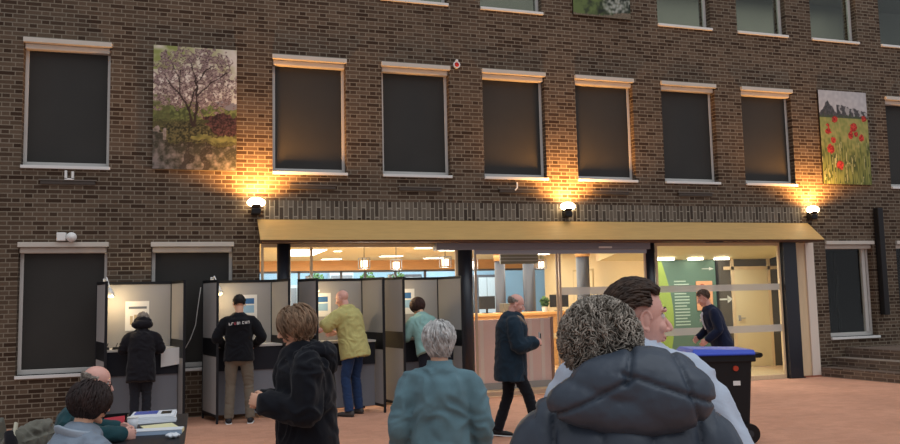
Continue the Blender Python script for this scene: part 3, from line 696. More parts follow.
# folder hanging from booth 1 shelf
t = thing('paper_sheet', 'sheet of white paper hanging over the shelf of the leftmost booth', 'paper', (-.42, -.62, .78)); MB().hexa([(-.16, -.0, 0.02), (.14, -.0, .06), (.14, .006, .06), (-.16, .006, .02)], [(-.16, -.0, .27), (.14, -.0, .29), (.14, .006, .29), (-.16, .006, .27)]).build('paper', MATS['white_plastic'], t)
for i, (x, l) in enumerate(((-1.3, 'leftmost'), (-1.18, 'middle'), (-1.05, 'right'))):
    t = thing('pencil_holder', l+' small black pencil holder on the shelf of the leftmost booth', 'holder', (x, -.5, 1.06)); MB().cyl((0, 0, 0), (0, 0, .035), .045, 16, .035).build('holder_cup', MATS['black_plastic'], t); MB().cyl((0, 0, .02), (.03, -.02, .09), .005, 8).build('pencil', MATS['dark_metal'], t)

# cable left of booth 2
mb = MB(); mb.loft([(-.06, -.2, 1.9), (-.1, -.16, 1.6), (-.13, -.12, 1.35), (-.2, -.1, 1.15), (-.28, -.06, 1.0), (-.33, -.06, .8)], [.006]*6, seg=6)
tag(mb.build('power_cable', MATS['white_plastic']), 'thin white cable running down the window left of the second booth', 'cable')

# ---------------------------------------------------------------- wheelie bin
t = thing('wheelie_bin', 'black wheeled bin with a blue lid beside the suited man', 'bin', (5.66, -4.52, 0), R(-16))
bd = MB(); bd.hexa([(-.27, -.22, .06), (.25, -.22, .06), (.25, .22, .06), (-.27, .22, .06)], [(-.35, -.28, .96), (.30, -.28, .96), (.30, .28, .96), (-.35, .28, .96)])
bd.build('bin_body', mat('bin_black', '17181b', .5), t, bevel=.03)
MB().box(-.37, .33, -.3, .3, .9, .99).build('bin_rim', MATS['bin_black'], t, bevel=.012)
MB().box(.30, .40, -.26, .26, .94, .99).cyl((.4, -.26, .97), (.4, .26, .97), .025).build('bin_handle', MATS['bin_black'], t)
ld = MB(); ld.hexa([(-.40, -.31, .99), (.33, -.31, .99), (.33, .31, .99), (-.40, .31, .99)], [(-.36, -.26, 1.05), (.33, -.26, 1.03), (.33, .26, 1.03), (-.36, .26, 1.05)])
ld.box(-.41, .32, -.32, .32, .975, 1.0); ld.build('bin_lid', mat('bin_blue', '2545b8', .4, .4), t, bevel=.012)
for y in (-.27, .27): 
    w_ = MB().cyl((.22, y-.03, .11), (.22, y+.03, .11), .11, 28).build('wheel', MATS['black_plastic'], t); MB().cyl((.22, y-.035, .11), (.22, y+.035, .11), .04, 16).build('hub', mat('hub', '35363a'), w_)
MB().cyl((.1, -.29, .83), (.1, -.262, .83), .03, 16).build('red_sticker', mat('sticker_red', 'b5402a'), t); MB().box(.07, .15, -.268, -.245, .64, .69).build('white_sticker', MATS['white_plastic'], t)

# ---------------------------------------------------------------- table
TR = 0
t = thing('folding_table', 'dark table with brochures in the left foreground', 'table', (-.46, -5.99, 0), TR)
MB().box(-.33, .33, -.9, .9, .73, .76).build('tabletop', mat('table_dark', '26262a', .5), t, bevel=.006)
for a in (-.28, .28):
    for b in (-.84, .84): MB().cyl((a, b, 0), (a, b, .73), .018, 12).build('leg', MATS['dark_metal'], t)
def tb(name, label, cat, x, y, parts, rz=0, z=.76):
    q = thing(name, label, cat, (x, y, z), rz)
    for nm, mb, m in parts: mb.build(nm, MATS[m] if isinstance(m, str) else m, q, bevel=.002)
    return q
mat('red_cloth', 'b03240', .6); mat('paper', 'd9dde2', .6); mat('blue_print', '4257a8', .5); mat('pale_blue', 'a9bed6', .5); mat('yellow_paper', 'e2dcae', .6)
tb('document_box', 'black open box holding something red on the table', 'box', -.67, -5.62, [('box_body', MB().box(-.10, .10, -.2, .2, 0, .015).box(-.10, -.09, -.2, .2, 0, .07).box(.09, .10, -.2, .2, 0, .07).box(-.10, .10, .19, .2, 0, .08).box(-.10, .10, -.2, -.19, 0, .03), 'black_plastic'), ('red_contents', MB().hexa([(-.08, -.18, .016), (.08, -.18, .016), (.08, .08, .016), (-.08, .08, .016)], [(-.08, -.17, .04), (.08, -.17, .045), (.075, .08, .075), (-.075, .08, .065)]), 'red_cloth')], .05)
q = thing('paper_cup', 'white paper cup beside the red filled box', 'cup', (-.515, -5.86, .76)); MB().cyl((0, 0, 0), (0, 0, .1), .03, 20, .04).build('cup_body', MATS['paper'], q, True); MB().cyl((0, 0, .098), (0, 0, .104), .042, 20).build('cup_rim', MATS['white_plastic'], q)
for i in range(5):
    tb('brochure', ['blue fronted brochure, topmost of the pile on the table', 'second brochure from the top of the pile', 'middle brochure of the pile', 'second brochure from the bottom of the pile', 'lowest brochure of the pile on the table'][i], 'brochure', -.40+.01*(i % 2), -5.33-.012*i, [('cover', MB().box(-.17, .17, -.18, .18, 0, .009), 'paper')]+([('cover_print', MB().box(-.15, .03, -.02, .16, .009, .011), 'blue_print'), ('cover_photo', MB().box(.06, .14, -.04, .12, .009, .011), 'dark_metal')] if i == 0 else []), .03*i-.03, .76+.0095*(4-i))
tb('leaflet', 'pale yellow leaflet lying between the brochures and the long box', 'leaflet', -.33, -5.76, [('leaflet_sheet', MB().box(-.12, .12, -.12, .12, 0, .006), 'yellow_paper')], .25)
tb('long_box', 'long white and blue flat box across the near end of the table', 'box', -.42, -6.06, [('box_body', MB().box(-.27, .27, -.06, .06, 0, .028), 'pale_blue'), ('box_top', MB().box(-.27, .27, -.062, .062, .028, .034), 'paper'), ('box_end', MB().box(.265, .275, -.05, .05, .005, .03), 'yellow_paper')], -.10)
cm = displace(MB().ell((0, 0, .016), (.05, .04, .016), u=24, v=14), lambda c, n: .01*noise.noise(c*60)); o = thing('crumpled_tissue', 'crumpled white tissue in front of the long box', 'tissue', (-.21, -6.32, .765)); cm.build('tissue_ball', MATS['paper'], o)
# chairs
mat('chair_shell', '5f6058', .6)
def chair(x, y, rz, label):
    t = thing('visitor_chair', label, 'chair', (x, y, 0), rz, 'grey chairs at the information table')
    MB().box(-.22, .22, -.22, .22, .43, .46).build('seat', MATS['chair_shell'], t, bevel=.012)
    MB().hexa([(-.22, -.25, .56), (.22, -.25, .56), (.22, -.22, .56), (-.22, -.22, .56)], [(-.21, -.33, .95), (.21, -.33, .95), (.21, -.30, .95), (-.21, -.30, .95)]).build('backrest', MATS['chair_shell'], t, bevel=.012)
    for a in (-.2, .2):
        MB().cyl((a, .2, 0), (a, .2, .43), .012).build('leg', MATS['dark_metal'], t); MB().cyl((a, -.24, 0), (a, -.2, .45), .012).build('leg', MATS['dark_metal'], t); MB().cyl((a, -.2, .44), (a, -.31, .9), .012).build('back_post', MATS['dark_metal'], t)
    return t
# ---------------------------------------------------------------- people
def rx(a): return Matrix.Rotation(a, 3, 'X')
def rzm(a): return Matrix.Rotation(a, 3, 'Z')
def head_mb(voxel=.005, female=False, nose=1.0):
    m = MB()
    m.ell((0, -.014, .032), (.076, .094, .084), u=28, v=18)
    m.ell((0, .022, -.02), (.063, .070, .085), u=24, v=16)
    m.loft([(0, -.02, -.03), (0, .03, -.068), (0, .062, -.092)], [(.062, .05), (.054, .035), (.03, .022)])          # jaw
    m.ell((0, .073, -.098), (.022, .017, .017))                                                                # chin
    for s in (-1, 1):
        m.ell((s*.036, .058, -.025), (.026, .024, .024))                                                      # cheek
        m.ell((s*.03, .070, .033), (.026, .014, .009))                                                        # brow ridge
        # ear
        m.ell((s*.078, -.010, -.006), (.006, .014, .026), rzm(s*-.3)); m.ell((s*.080, -.006, -.034), (.006, .009, .010))
        m.loft([(s*(.080+.006*max(0, -math.cos(a))), -.012-.019*math.cos(a+.35), -.003+.031*math.sin(a+.35)) for a in [R(d) for d in range(150, -121, -30)]], [.0048]*10, seg=8)
    k = nose
    m.loft([(0, .080, .022), (0, .092, .002), (0, .104*1.0+.004*k, -.018), (0, .105+.008*k, -.030)], [.007, .009, .0115, .013])
    for s in (-1, 1): m.ell((s*.012, .096, -.034), (.009, .011, .008))
    m.ell((0, .087, -.056), (.022, .011, .0065)); m.ell((0, .085, -.068), (.019, .011, .0075))                  # lips
    m.ell((0, .078, -.045), (.02, .012, .016))
    m = remesh(m, voxel, 2)
    # eye sockets
    def f(c, n):
        d = 0
        for s in (-1, 1):
            r = math.hypot((c.x-s*.031)/.019, (c.z-.012)/.012)
            if c.y > .04 and r < 1: d -= .007*(1-r*r)
        return d
    return displace(m, f)
def hand_mb(side, curl=.5, thumb=.6):
    """right hand for side=+1. wrist at origin, fingers along -Z, palm faces -X*side (towards body), thumb towards +Y"""
    m = MB()
    m.loft([(0, 0, .015), (0, .0, -.02), (0, .0, -.06), (0, 0, -.088)], [(.026, .017), (.036, .015), (.042, .014), (.038, .011)], side=(0, 1, 0), seg=16)
    L = [.068, .078, .072, .056]; Y = [.029, .010, -.010, -.028]
    for l, y in zip(L, Y):
        p = Vector((0, y, -.085)); a = .15*curl; pts = [p+Vector((0, 0, .02)), p.copy()]
        for q, fr in ((.42, .75), (.32, .9), (.26, .7)):
            a += curl*fr; p = p+Vector((-side*math.sin(a), (y)*.08, -math.cos(a)))*l*q; pts.append(p.copy())
        m.loft(pts, [.0095, .0095, .0088, .008, .0068], seg=10)
    # thumb leaves the side of the palm near its base
    pts = [Vector((0, .022, -.012)), Vector((-side*.008, .045, -.04)), Vector((-side*(.014+.012*thumb), .056-.01*thumb, -.068)), Vector((-side*(.02+.025*thumb), .052-.02*thumb, -.09))]
    m.loft(pts, [.014, .0125, .0105, .008], seg=10)
    return remesh(m, .0036, 1)
HEADS = {}
def place(mb, M):
    o = MB(); o.f = mb.f; A = np.array(M); V = np.array(mb.v); V = V@A[:3, :3].T+A[:3, 3]; o.v = [tuple(x) for x in V]; return o
def basis(z, y):
    """rotation whose -Z points along z and +Y close to y"""
    z = -Vector(z).normalized(); y = Vector(y); y = (y-z*y.dot(z)).normalized(); x = y.cross(z)
    return Matrix((x, y, z)).transposed()
def locks(mb, n, region, flow, length, rad, cen=(0, -.018, .038), er=(.082, .099, .088), lift=.006, curl=0, seed=1, seg=5, steps=5, wob=.3, drop=0):
    """hair locks: thin tapered tubes that run over the skull"""
    rnd = random.Random(seed); c = Vector(cen); e = Vector(er); k = 0; tries = 0
    while k < n and tries < n*20:
        tries += 1
        d = Vector((rnd.gauss(0, 1), rnd.gauss(0, 1), rnd.gauss(0, 1))).normalized()
        if not region(d): continue
        k += 1
        p = c+Vector((d.x*e.x, d.y*e.y, d.z*e.z)); pts = [p-d*.004]; L = length*rnd.uniform(.7, 1.2)
        ph = rnd.uniform(0, 6.28); cu = Vector((rnd.uniform(-1, 1), rnd.uniform(-1, 1), rnd.uniform(-1, 1)))
        for i in range(steps):
            dd = Vector(((p.x-c.x)/e.x, (p.y-c.y)/e.y, (p.z-c.z)/e.z)); nd = dd.normalized()
            f = Vector(flow(dd)) + cu*wob
            if curl: f += (Matrix.Rotation(ph+i*1.3, 3, nd)@nd.orthogonal())*curl
            f = f-nd*f.dot(nd); f = f.normalized() if f.length > 1e-5 else Vector((0, -1, 0))
            p = p+f*L/steps+Vector((0, 0, -drop*i))
            dd = Vector(((p.x-c.x)/e.x, (p.y-c.y)/e.y, (p.z-c.z)/e.z)); 
            if dd.length < 1.03 or not drop: dd = dd.normalized()*(1+lift/.09*(1+.6*math.sin(ph+i))); p = c+Vector((dd.x*e.x, dd.y*e.y, dd.z*e.z))
            pts.append(p.copy())
        r = rad*rnd.uniform(.7, 1.3)
        mb.loft(pts, [r*.6]+[r*(1-.12*i) for i in range(steps-1)]+[r*.35], seg=seg, cap=False)
def cap(mb, region, cen=(0, -.018, .038), er=(.081, .098, .087), thick=.0, u=44, v=30, rough=.004):
    c = Vector(cen); vs = []; ok = []
    for i in range(v+1):
        a = -PI/2+PI*i/v
        for k in range(u):
            b = 2*PI*k/u; d = Vector((math.cos(a)*math.cos(b), math.cos(a)*math.sin(b), math.sin(a)))
            s = 1+thick/.09+rough/.09*noise.noise(d*6)
            vs.append(c+Vector((d.x*er[0]*s, d.y*er[1]*s, d.z*er[2]*s))); ok.append(region(d))
    fs = []
    for i in range(v):
        for k in range(u):
            q = (i*u+k, i*u+(k+1) % u, (i+1)*u+(k+1) % u, (i+1)*u+k)
            if all(ok[j] for j in q): fs.append(q)
    mb.add(vs, fs)
def full_region(d):   # ordinary head of hair
    if d.y > .25: return d.z > .38+.25*(d.y-.25)
    if d.y > -.05: return d.z > -.02 if abs(d.x) > .5 else d.z > .3
    return d.z > -.62
def hair(kind):
    m = MB(); rg = full_region
    if kind == 'short':
        cap(m, rg, thick=.004); locks(m, 260, rg, lambda d: (0, -.3-d.y*.3, -.6), .045, .0055, lift=.008, seed=2)
    elif kind == 'curly':
        def rg(d): return (d.z > .35 if d.y > .35 else (d.z > -.05 if d.y > -.1 else d.z > -.72))
        er = (.09, .108, .094); cap(m, rg, thick=.008, er=er, rough=.012)
        def fl(d):
            q = Vector(d)*2.6
            return (d.x*.5+1.6*noise.noise(q+Vector((3, 0, 0))), -.5+1.6*noise.noise(q+Vector((0, 9, 0))), -.5+1.6*noise.noise(q+Vector((0, 0, 17))))
        locks(m, 3400, rg, fl, .055, .0030, er=er, lift=.010, curl=.0, seed=4, steps=6, wob=.3, seg=3)
        locks(m, 2200, rg, fl, .05, .0025, er=er, lift=.022, curl=.1, seed=14, steps=5, wob=.5, seg=3)
    elif kind == 'swept':
        def rg(d): return (d.z > .52 if d.y > .35 else (d.z > .06 if d.y > .0 else (d.z > .0 if d.y > -.3 else d.z > -.5)))
        er = (.083, .101, .092); cap(m, rg, thick=.004, er=er)
        locks(m, 420, lambda d: rg(d) and d.y > -.9, lambda d: (d.x*.2, -1, .12-.7*max(0, -d.y)), .11, .0055, er=er, lift=.007, seed=5, steps=7, wob=.18)
        locks(m, 60, lambda d: d.y > .5 and d.z > .5, lambda d: (.1, -1, .3), .12, .006, er=er, lift=.006, seed=8, steps=6, wob=.15)
    elif kind == 'white':
        def rg(d): return (d.z > .35 if d.y > .3 else (d.z > -.15 if d.y > -.1 else d.z > -.95))
        er = (.09, .106, .096); cap(m, rg, thick=.006, er=er)
        locks(m, 420, rg, lambda d: (d.x*.5+.15, -.2, -1), .10, .006, er=er, lift=.010, seed=6, steps=6, wob=.15)
        locks(m, 220, lambda d: d.y < .0 and -.75 < d.z < -.25, lambda d: (.45, -.1, -1), .085, .006, er=er, lift=.010, seed=7, steps=5, wob=.25, drop=.003)
    elif kind == 'bob':
        def rg(d): return (d.z > .3 if d.y > .45 else (d.z > -.7 if d.y < .25 or abs(d.x) > .8 else d.z > .2))
        er = (.105, .118, .110); cap(m, rg, thick=.004, er=er, cen=(0, -.018, .022))
        locks(m, 900, rg, lambda d: (d.x*.1, -.1, -1), .12, .0055, er=er, cen=(0, -.018, .022), lift=.007, seed=9, steps=6, wob=.1)
    elif kind == 'wavy':
        def rg(d): return (d.z > .3 if d.y > .4 else (d.z > -.75 if d.y < .15 or abs(d.x) > .75 else d.z > .2))
        er = (.092, .108, .10); cap(m, rg, thick=.004, er=er, cen=(0, -.018, .03))
        locks(m, 460, rg, lambda d: (d.x*.3, -.1, -1), .13, .0065, er=er, cen=(0, -.018, .03), lift=.010, seed=10, steps=7, curl=.35, wob=.25, drop=.001)
    elif kind == 'ring':      # bald on top
        def rg(d): return d.z < .18-.1*d.y and (d.z > -.05 if d.y > -.1 else d.z > -.55) and d.y < .12
        cap(m, rg, thick=.002); locks(m, 170, rg, lambda d: (0, -.5, -.6), .03, .004, lift=.004, seed=11)
    elif kind == 'crop':
        cap(m, rg, thick=.003, rough=.003)
        locks(m, 120, rg, lambda d: (0, -.3, -.6), .02, .004, lift=.004, seed=12)
    return m

mat('skin', 'd8a88c', .5, .35, var=.05, vscale=30); mat('skin_pink', 'd9a596', .5, .35, var=.06, vscale=25)
def M4(R3, t): M = R3.to_4x4(); M.translation = Vector(t); return M
def person(name_label, loc, rz, H=1.75, lean=0, hd=(0, 0), hair_kind='short', hair_mat=None, skin='skin', arms=None, legs=None, top='jacket', top_mat=None,
           hem=-.10, bulk=1.0, trouser_mat=None, shoe_mat=None, sole_mat=None, hands=(.5, .5), vox=.012, seated=False, face=True, hipz=.93, hipy=0, sleeve=1.0, collar=.05, hvox=.005, fold=.008, curve=0, topfn=None, shoulder=1.0, head_off=(0, 0, 0), zip_=False):
    s = H/1.75
    root = thing('person', name_label, 'person', loc, rz)
    hip = Vector((0, hipy, hipz))
    def T(h, x=0, y=0):
        L = lean+curve*max(0, h-.1)
        return hip+Vector((x, y*math.cos(L)+h*math.sin(lean+curve*max(0, h-.1)*.5), -y*math.sin(L)+h*math.cos(lean+curve*max(0, h-.1)*.5)))
    def S(v): return Vector(v)*s
    L_ = lean+curve*.4
    neck = T(.53, 0, -.01)
    Rh = rzm(hd[1])@rx(-hd[0])            # pitch down positive, yaw
    hp = neck+Vector((0, .035+.06*math.sin(L_+hd[0]*.6), .145))+Vector(head_off)
    Hm = M4(Rh, S(hp))
    # default arms
    sh = {q: T(.443, q*.183*shoulder, -.005) for q in (-1, 1)}
    if arms is None: arms = {}
    ar = {}
    for q in (-1, 1):
        a = arms.get(q)
        if a is None: e = sh[q]+Vector((q*.07, -.03, -.30)); w = e+Vector((q*.0, .07, -.24)); ar[q] = (e, w)
        else: ar[q] = (Vector(a[0]), Vector(a[1]))
    if legs is None: legs = {}
    lg = {}
    for q in (-1, 1):
        a = legs.get(q)
        if a is None: lg[q] = (Vector((q*.10, .015, .50)), Vector((q*.11, -.01, .085)), Vector((q*.08, 1, 0)))
        else: lg[q] = (Vector(a[0]), Vector(a[1]), Vector(a[2]) if len(a) > 2 else Vector((q*.08, 1, 0)))
    hips = {q: hip+Vector((q*.09, 0, -.02)) for q in (-1, 1)}
    # ---- body
    b = MB()
    prof = [(-.08, .14, .10), (0, .155, .11), (.12, .135, .10), (.25, .145, .105), (.38, .16, .11), (.455, .135, .09), (.49, .085, .07)]
    b.loft([S(T(h)) for h, _, _ in prof], [(a*s, c*s) for _, a, c in prof], seg=20)
    b.loft([S(T(.44)), S(neck), S(hp+Rh@Vector((0, -.022, -.05)))], [.062*s, .056*s, .054*s])
    for q in (-1, 1):
        e, w = ar[q]
        b.loft([S(T(.462, q*.05)), S(sh[q]+Vector((-q*.012, 0, -.012)))], [.045*s, .042*s]); b.loft([S(sh[q]+Vector((-q*.012, 0, -.012))), S((sh[q]*2+e)/3), S(e)], [.043*s, .043*s, .036*s]); b.loft([S(e), S((e*2+w)/3), S(w)], [.037*s, .037*s, .025*s])
        k, a, t = lg[q]
        b.loft([S(hips[q]), S((hips[q]+k)/2), S(k)], [.085*s, .072*s, .052*s]); b.loft([S(k), S(k+(a-k)*.35), S(a)], [.052*s, .05*s, .036*s])
        b.loft([S(a+Vector((0, 0, 0))), S(a+t.normalized()*.08+Vector((0, 0, -.04)))], [.032*s, .028*s])
    b = remesh(b, vox, 2)
    key = (hvox,); 
    if key not in HEADS: HEADS[key] = head_mb(hvox)
    b.join(place(HEADS[key], Hm@Matrix.Scale(s, 4)))
    for q in (-1, 1):
        e, w = ar[q]; hk = ('h', q, round(hands[0 if q < 0 else 1], 2))
        if hk not in HEADS: HEADS[hk] = hand_mb(q, hk[2])
        fdir = (w-e).normalized()
        yv = Vector((-q*.2, .9, .5)) if abs(fdir.z) > .5 else Vector((-q*.3, .2, 1))
        b.join(place(HEADS[hk], M4(basis(fdir, yv), S(w))@Matrix.Scale(s, 4)))
    b.build('body', MATS[skin], root, True)
    # ---- eyes
    if face:
        ey = MB(); ir = MB()
        for q in (-1, 1): ey.ell((q*.031, .0675, .012), .0115); ir.ell((q*.031, .0755, .012), (.0052, .0042, .0052), u=12, v=8)
        e_ = place(ey, Hm@Matrix.Scale(s, 4)).build('eye', mat('eye_white', 'd8d2cc', .3), root, True); place(ir, Hm@Matrix.Scale(s, 4)).build('iris', mat('iris', '2a1f18', .2), e_, True)
        br = MB()
        for q in (-1, 1): br.loft([(q*.014, .080, .036), (q*.032, .079, .042), (q*.05, .066, .037)], [(.004, .003), (.005, .003), (.003, .002)], seg=6)
        place(br, Hm@Matrix.Scale(s, 4)).build('eyebrow', hair_mat, root, True)
        place(MB().ell((0, .0915, -.062), (.019, .0055, .0065), u=14, v=8), Hm@Matrix.Scale(s, 4)).build('lips', mat('lips', 'a8675c', .5), root, True)
    if hair_kind:
        place(hair(hair_kind), Hm@Matrix.Scale(s, 4)).build('hair', hair_mat, root, True)
    # ---- top garment
    g = MB(); t = .022*bulk
    if top:
        prof2 = [(hem, .185, .135), (hem*.5, .182, .135), (.05, .172, .128), (.16, .162, .122), (.28, .168, .126), (.39, .178, .13), (.455, .155, .112), (.495, .098, .085)]
        if hem > -.05: prof2[0] = (hem, .17, .125)
        if seated: prof2 = prof2[1:]
        tt = t-.012
        g.loft([S(T(h)) for h, _, _ in prof2], [((a+tt*1.3)*s, (c+tt*1.6)*s) for _, a, c in prof2], seg=28, flat0=not seated)
        for q in (-1, 1):
            e, w = ar[q]
            we = e+(w-e)*sleeve*.96 if sleeve >= .8 else e
            fs_ = 1.0
            if sleeve < .8:   # short sleeve
                ee = sh[q]+(e-sh[q])*.75
                g.loft([S(T(.45, q*.06, -.005)), S(sh[q])], [(.05+t)*s, (.046+t)*s]); g.loft([S(sh[q]), S((sh[q]+ee)/2), S(ee)], [(.05+t)*s, (.054+t)*s, (.054+t)*s])
            else:
                g.loft([S(T(.457, q*.04, -.005)), S(sh[q]+Vector((0, 0, -.004)))], [(.052+t)*s, (.044+t)*s], seg=16); g.loft([S(sh[q]+Vector((0, 0, -.012))), S((sh[q]*2+e)/3), S((sh[q]+e*2)/3), S(e)], [(.046+t)*s, (.05+t)*s, (.045+t)*s, (.041+t)*s], seg=16); g.loft([S(e), S((e+we)/2), S(we)], [(.041+t)*s, (.036+t)*s, (.029+t)*s], seg=16)
        g = remesh(g, vox, 3)
        g = displace(g, topfn or folds(fold, 9, seed=H*10))
        g.build('jacket' if top is True else top, top_mat, root, True)
        if collar:
            cl = MB(); n = 20; pts = [S(T(.50+collar*.25*(1.0), .082*math.cos(2*PI*i/n)*1.0, -.012+.075*math.sin(2*PI*i/n))) for i in range(n+1)]
            cl.loft(pts, [(.013*bulk*s, (collar*.55)*s)]*(n+1), side=(0, 0, 1), seg=10, cap=False)
            # ring: radii swapped so the collar stands up
            cl2 = MB(); cl2.loft([S(T(.475)), S(T(.50)), S(T(.50+collar))], [(.105*s, .092*s), (.092*s, .084*s), (.078*s, .074*s)], seg=24, cap=False)
            cl2.build('collar', top_mat, root, True)
    # ---- trousers
    if trouser_mat:
        g = MB(); hp0 = hip
        g.loft([S(hip+Vector((0, 0, .1))), S(hip), S(hip+Vector((0, 0, -.08)))], [(.155*s, .115*s), (.17*s, .125*s), (.16*s, .12*s)], seg=24)
        for q in (-1, 1):
            k, a, tdir = lg[q]; a2 = a+Vector((0, 0, -.02))
            g.loft([S(hips[q]), S((hips[q]+k)/2), S(k)], [.098*s, .085*s, .068*s], seg=18); g.loft([S(a2), S(k+(a2-k)*.5), S(k)], [.062*s, .066*s, .068*s], seg=18, flat0=True)
        g = displace(remesh(g, vox, 2), folds(.007, 10, seed=3, zs=1.6)); g.build('trousers', trouser_mat, root, True)
        for q in (-1, 1):
            k, a, tdir = lg[q]; td = tdir.normalized(); sd = Vector((td.y, -td.x, 0))
            h0 = a-Vector((0, 0, .045))
            sm = MB(); sm.loft([S(h0-td*.05), S(h0), S(h0+td*.08+Vector((0, 0, -.008))), S(h0+td*.17+Vector((0, 0, -.015)))], [(.036*s, .042*s), (.042*s, .045*s), (.046*s, .034*s), (.038*s, .024*s)], side=sd, seg=14)
            sh_o = remesh(sm, .008, 1).build('shoe', shoe_mat or MATS['black_plastic'], root, True)
            so = MB(); so.loft([S(h0-td*.06+Vector((0, 0, -.038))), S(h0+td*.08+Vector((0, 0, -.038))), S(h0+td*.19+Vector((0, 0, -.036)))], [(.038*s, .009*s), (.047*s, .009*s), (.038*s, .009*s)], side=sd, seg=14)
            so.build('sole', sole_mat or MATS['black_plastic'], sh_o, True)
    root['_s'] = s
    del root['_s']
    return root, T, S, Hm, s, ar

hm = lambda n, c: mat(n, c, .6, .3, var=.5, vscale=38, stretch=(1, 1, .45))
dark = hm('hair_dark', '1c1614'); brown = hm('hair_brown', '3a2a20'); grey = hm('hair_grey', '8c837a'); white = hm('hair_white', 'b5b3b0'); blond = hm('hair_blond', '7f6650'); curl = hm('hair_curly_grey', '998f83'); gbr = hm('hair_greyish_brown', '5c4a3e'); mdark = hm('hair_black_brown', '291d1b')
cloth = lambda n, c, v=.08, b=.25, bs=90, r=.85: mat(n, c, r, .15, var=v, vscale=12, bump=b, bscale=bs, sheen=.1)

# 1 person in black coat at the left booth, bending over the shelf, face hidden
person('person in a long black coat bent over the shelf of the leftmost booth', (-.82, -.86, 0), R(0), 1.60, lean=.22, curve=.5, hd=(.9, 0), hair_kind='short', hair_mat=grey, arms={-1: ((-.27, .10, 1.16), (-.15, .3, 1.15)), 1: ((.27, .10, 1.16), (.16, .3, 1.15))},
       top='coat', top_mat=cloth('black_coat', '17151a'), hem=-.24, trouser_mat=cloth('dark_jeans', '23252c'), bulk=1.4, collar=.08, legs={-1: ((-.08, .0, .5), (-.09, -.02, .085)), 1: ((.08, .02, .5), (.08, .02, .085))}, fold=.01, shoe_mat=mat('shoe_black', '141416', .5))
# hood of the coat
def hood_on(root, T, S, m, w=.13, d=.075, h=.1, y=-.12, hh=.45, amp=.01):
    g = MB(); g.ell(S(T(hh, 0, y)), (w, d, h)); g.ell(S(T(hh+.05, -.07, y+.04)), (w*.5, d, h*.6)); g.ell(S(T(hh+.05, .07, y+.04)), (w*.5, d, h*.6))
    displace(remesh(g, .01, 3), folds(amp, 12, 4)).build('hood', m, root, True)
r_ = [o for o in C.objects if o.name.startswith('person')][-1]
g = MB(); g.ell((0, .21*.93, 1.43), (.12, .1, .09)); g.ell((0, .14, 1.40), (.14, .1, .07)); displace(remesh(g, .01, 3), folds(.012, 12, 4)).build('hood', MATS['black_coat'], r_, True)

# 2 man in black jacket with lettering
root, T, S, Hm, s, ar = person('man in a black jacket with white lettering on its back, at the second booth', (.46, -.86, 0), R(-3), 1.80, lean=.05, hd=(.25, .15), hair_kind='crop', hair_mat=dark, skin='skin', arms={-1: ((-.30, .02, 1.15), (-.2, .2, 1.03)), 1: ((.31, .0, 1.14), (.2, .2, 1.03))},
       top_mat=cloth('black_jacket', '101116'), hem=-.1, trouser_mat=cloth('khaki', '6e6558'), bulk=1.25, legs={-1: ((-.11, .02, .5), (-.13, .0, .085)), 1: ((.13, .02, .5), (.15, -.03, .085))}, shoe_mat=mat('sneaker', '26262a'), sole_mat=MATS['white_plastic'])
lt = MB(); lt2 = MB(); rnd = random.Random(5)
def letters(mb, pts): pass
base = Vector((-.13, -.172, 1.375))
for i in range(8):
    x = -.135+i*.036; z = 1.36+.003*i; y = -.166-.006*(1-abs(i-3.5)/4)
    m_ = lt2 if i == 2 else lt
    m_.box(x, x+.007, y-.004, y+.01, z, z+.036)
    if i % 2: m_.box(x, x+.026, y-.004, y+.01, z+.028, z+.036)
    if i % 3 != 1: m_.box(x, x+.026, y-.004, y+.01, z, z+.007)
    if i % 4 > 1: m_.box(x+.019, x+.026, y-.004, y+.01, z, z+.036)
    if i % 3 == 0: m_.box(x, x+.022, y-.004, y+.01, z+.014, z+.021)
for m_ in (lt, lt2): m_.v = [(x, y-.012, z) for x, y, z in m_.v]
lt.build('back_lettering', MATS['white_plastic'], root); lt2.build('back_lettering', mat('letter_red', 'b04a55'), root)

# 3 bald man in yellow green shirt, leaning left onto the shelf
root, T, S, Hm, s, ar = person('bald man in a yellow green short sleeved shirt and jeans leaning into the third booth', (2.10, -.80, 0), R(42), 1.86, lean=.2, curve=.35, hd=(.35, .1), hair_kind=None, hair_mat=grey, skin='skin_pink', arms={-1: ((-.36, .28, 1.17), (-.30, .5, 1.13)), 1: ((.30, .22, 1.14), (.16, .45, 1.1))},
       top='shirt', top_mat=cloth('lime_shirt', 'b5ad70', .1, .3, 60), hem=-.16, trouser_mat=cloth('blue_jeans', '24385a'), bulk=2.3, sleeve=.5, collar=.03, legs={-1: ((-.13, .05, .5), (-.18, -.05, .085)), 1: ((.10, .05, .5), (.1, .0, .085))}, shoe_mat=mat('shoe_grey', '4a4644'), fold=.011)
# 4 woman in mint
person('brown haired woman in a mint jacket bent over the shelf of the rightmost booth', (3.24, -.86, 0), R(16), 1.74, lean=.4, curve=.5, hd=(.7, .2), hair_kind='bob', hair_mat=hm('hair_dark_brown', '3b2620'), arms={-1: ((-.26, .24, 1.1), (-.16, .45, 1.06)), 1: ((.27, .26, 1.1), (.12, .46, 1.06))},
       top_mat=cloth('mint', '86aca6'), hem=-.10, trouser_mat=cloth('dark_trousers', '20242e'), bulk=2.0, shoe_mat=MATS['shoe_black'])

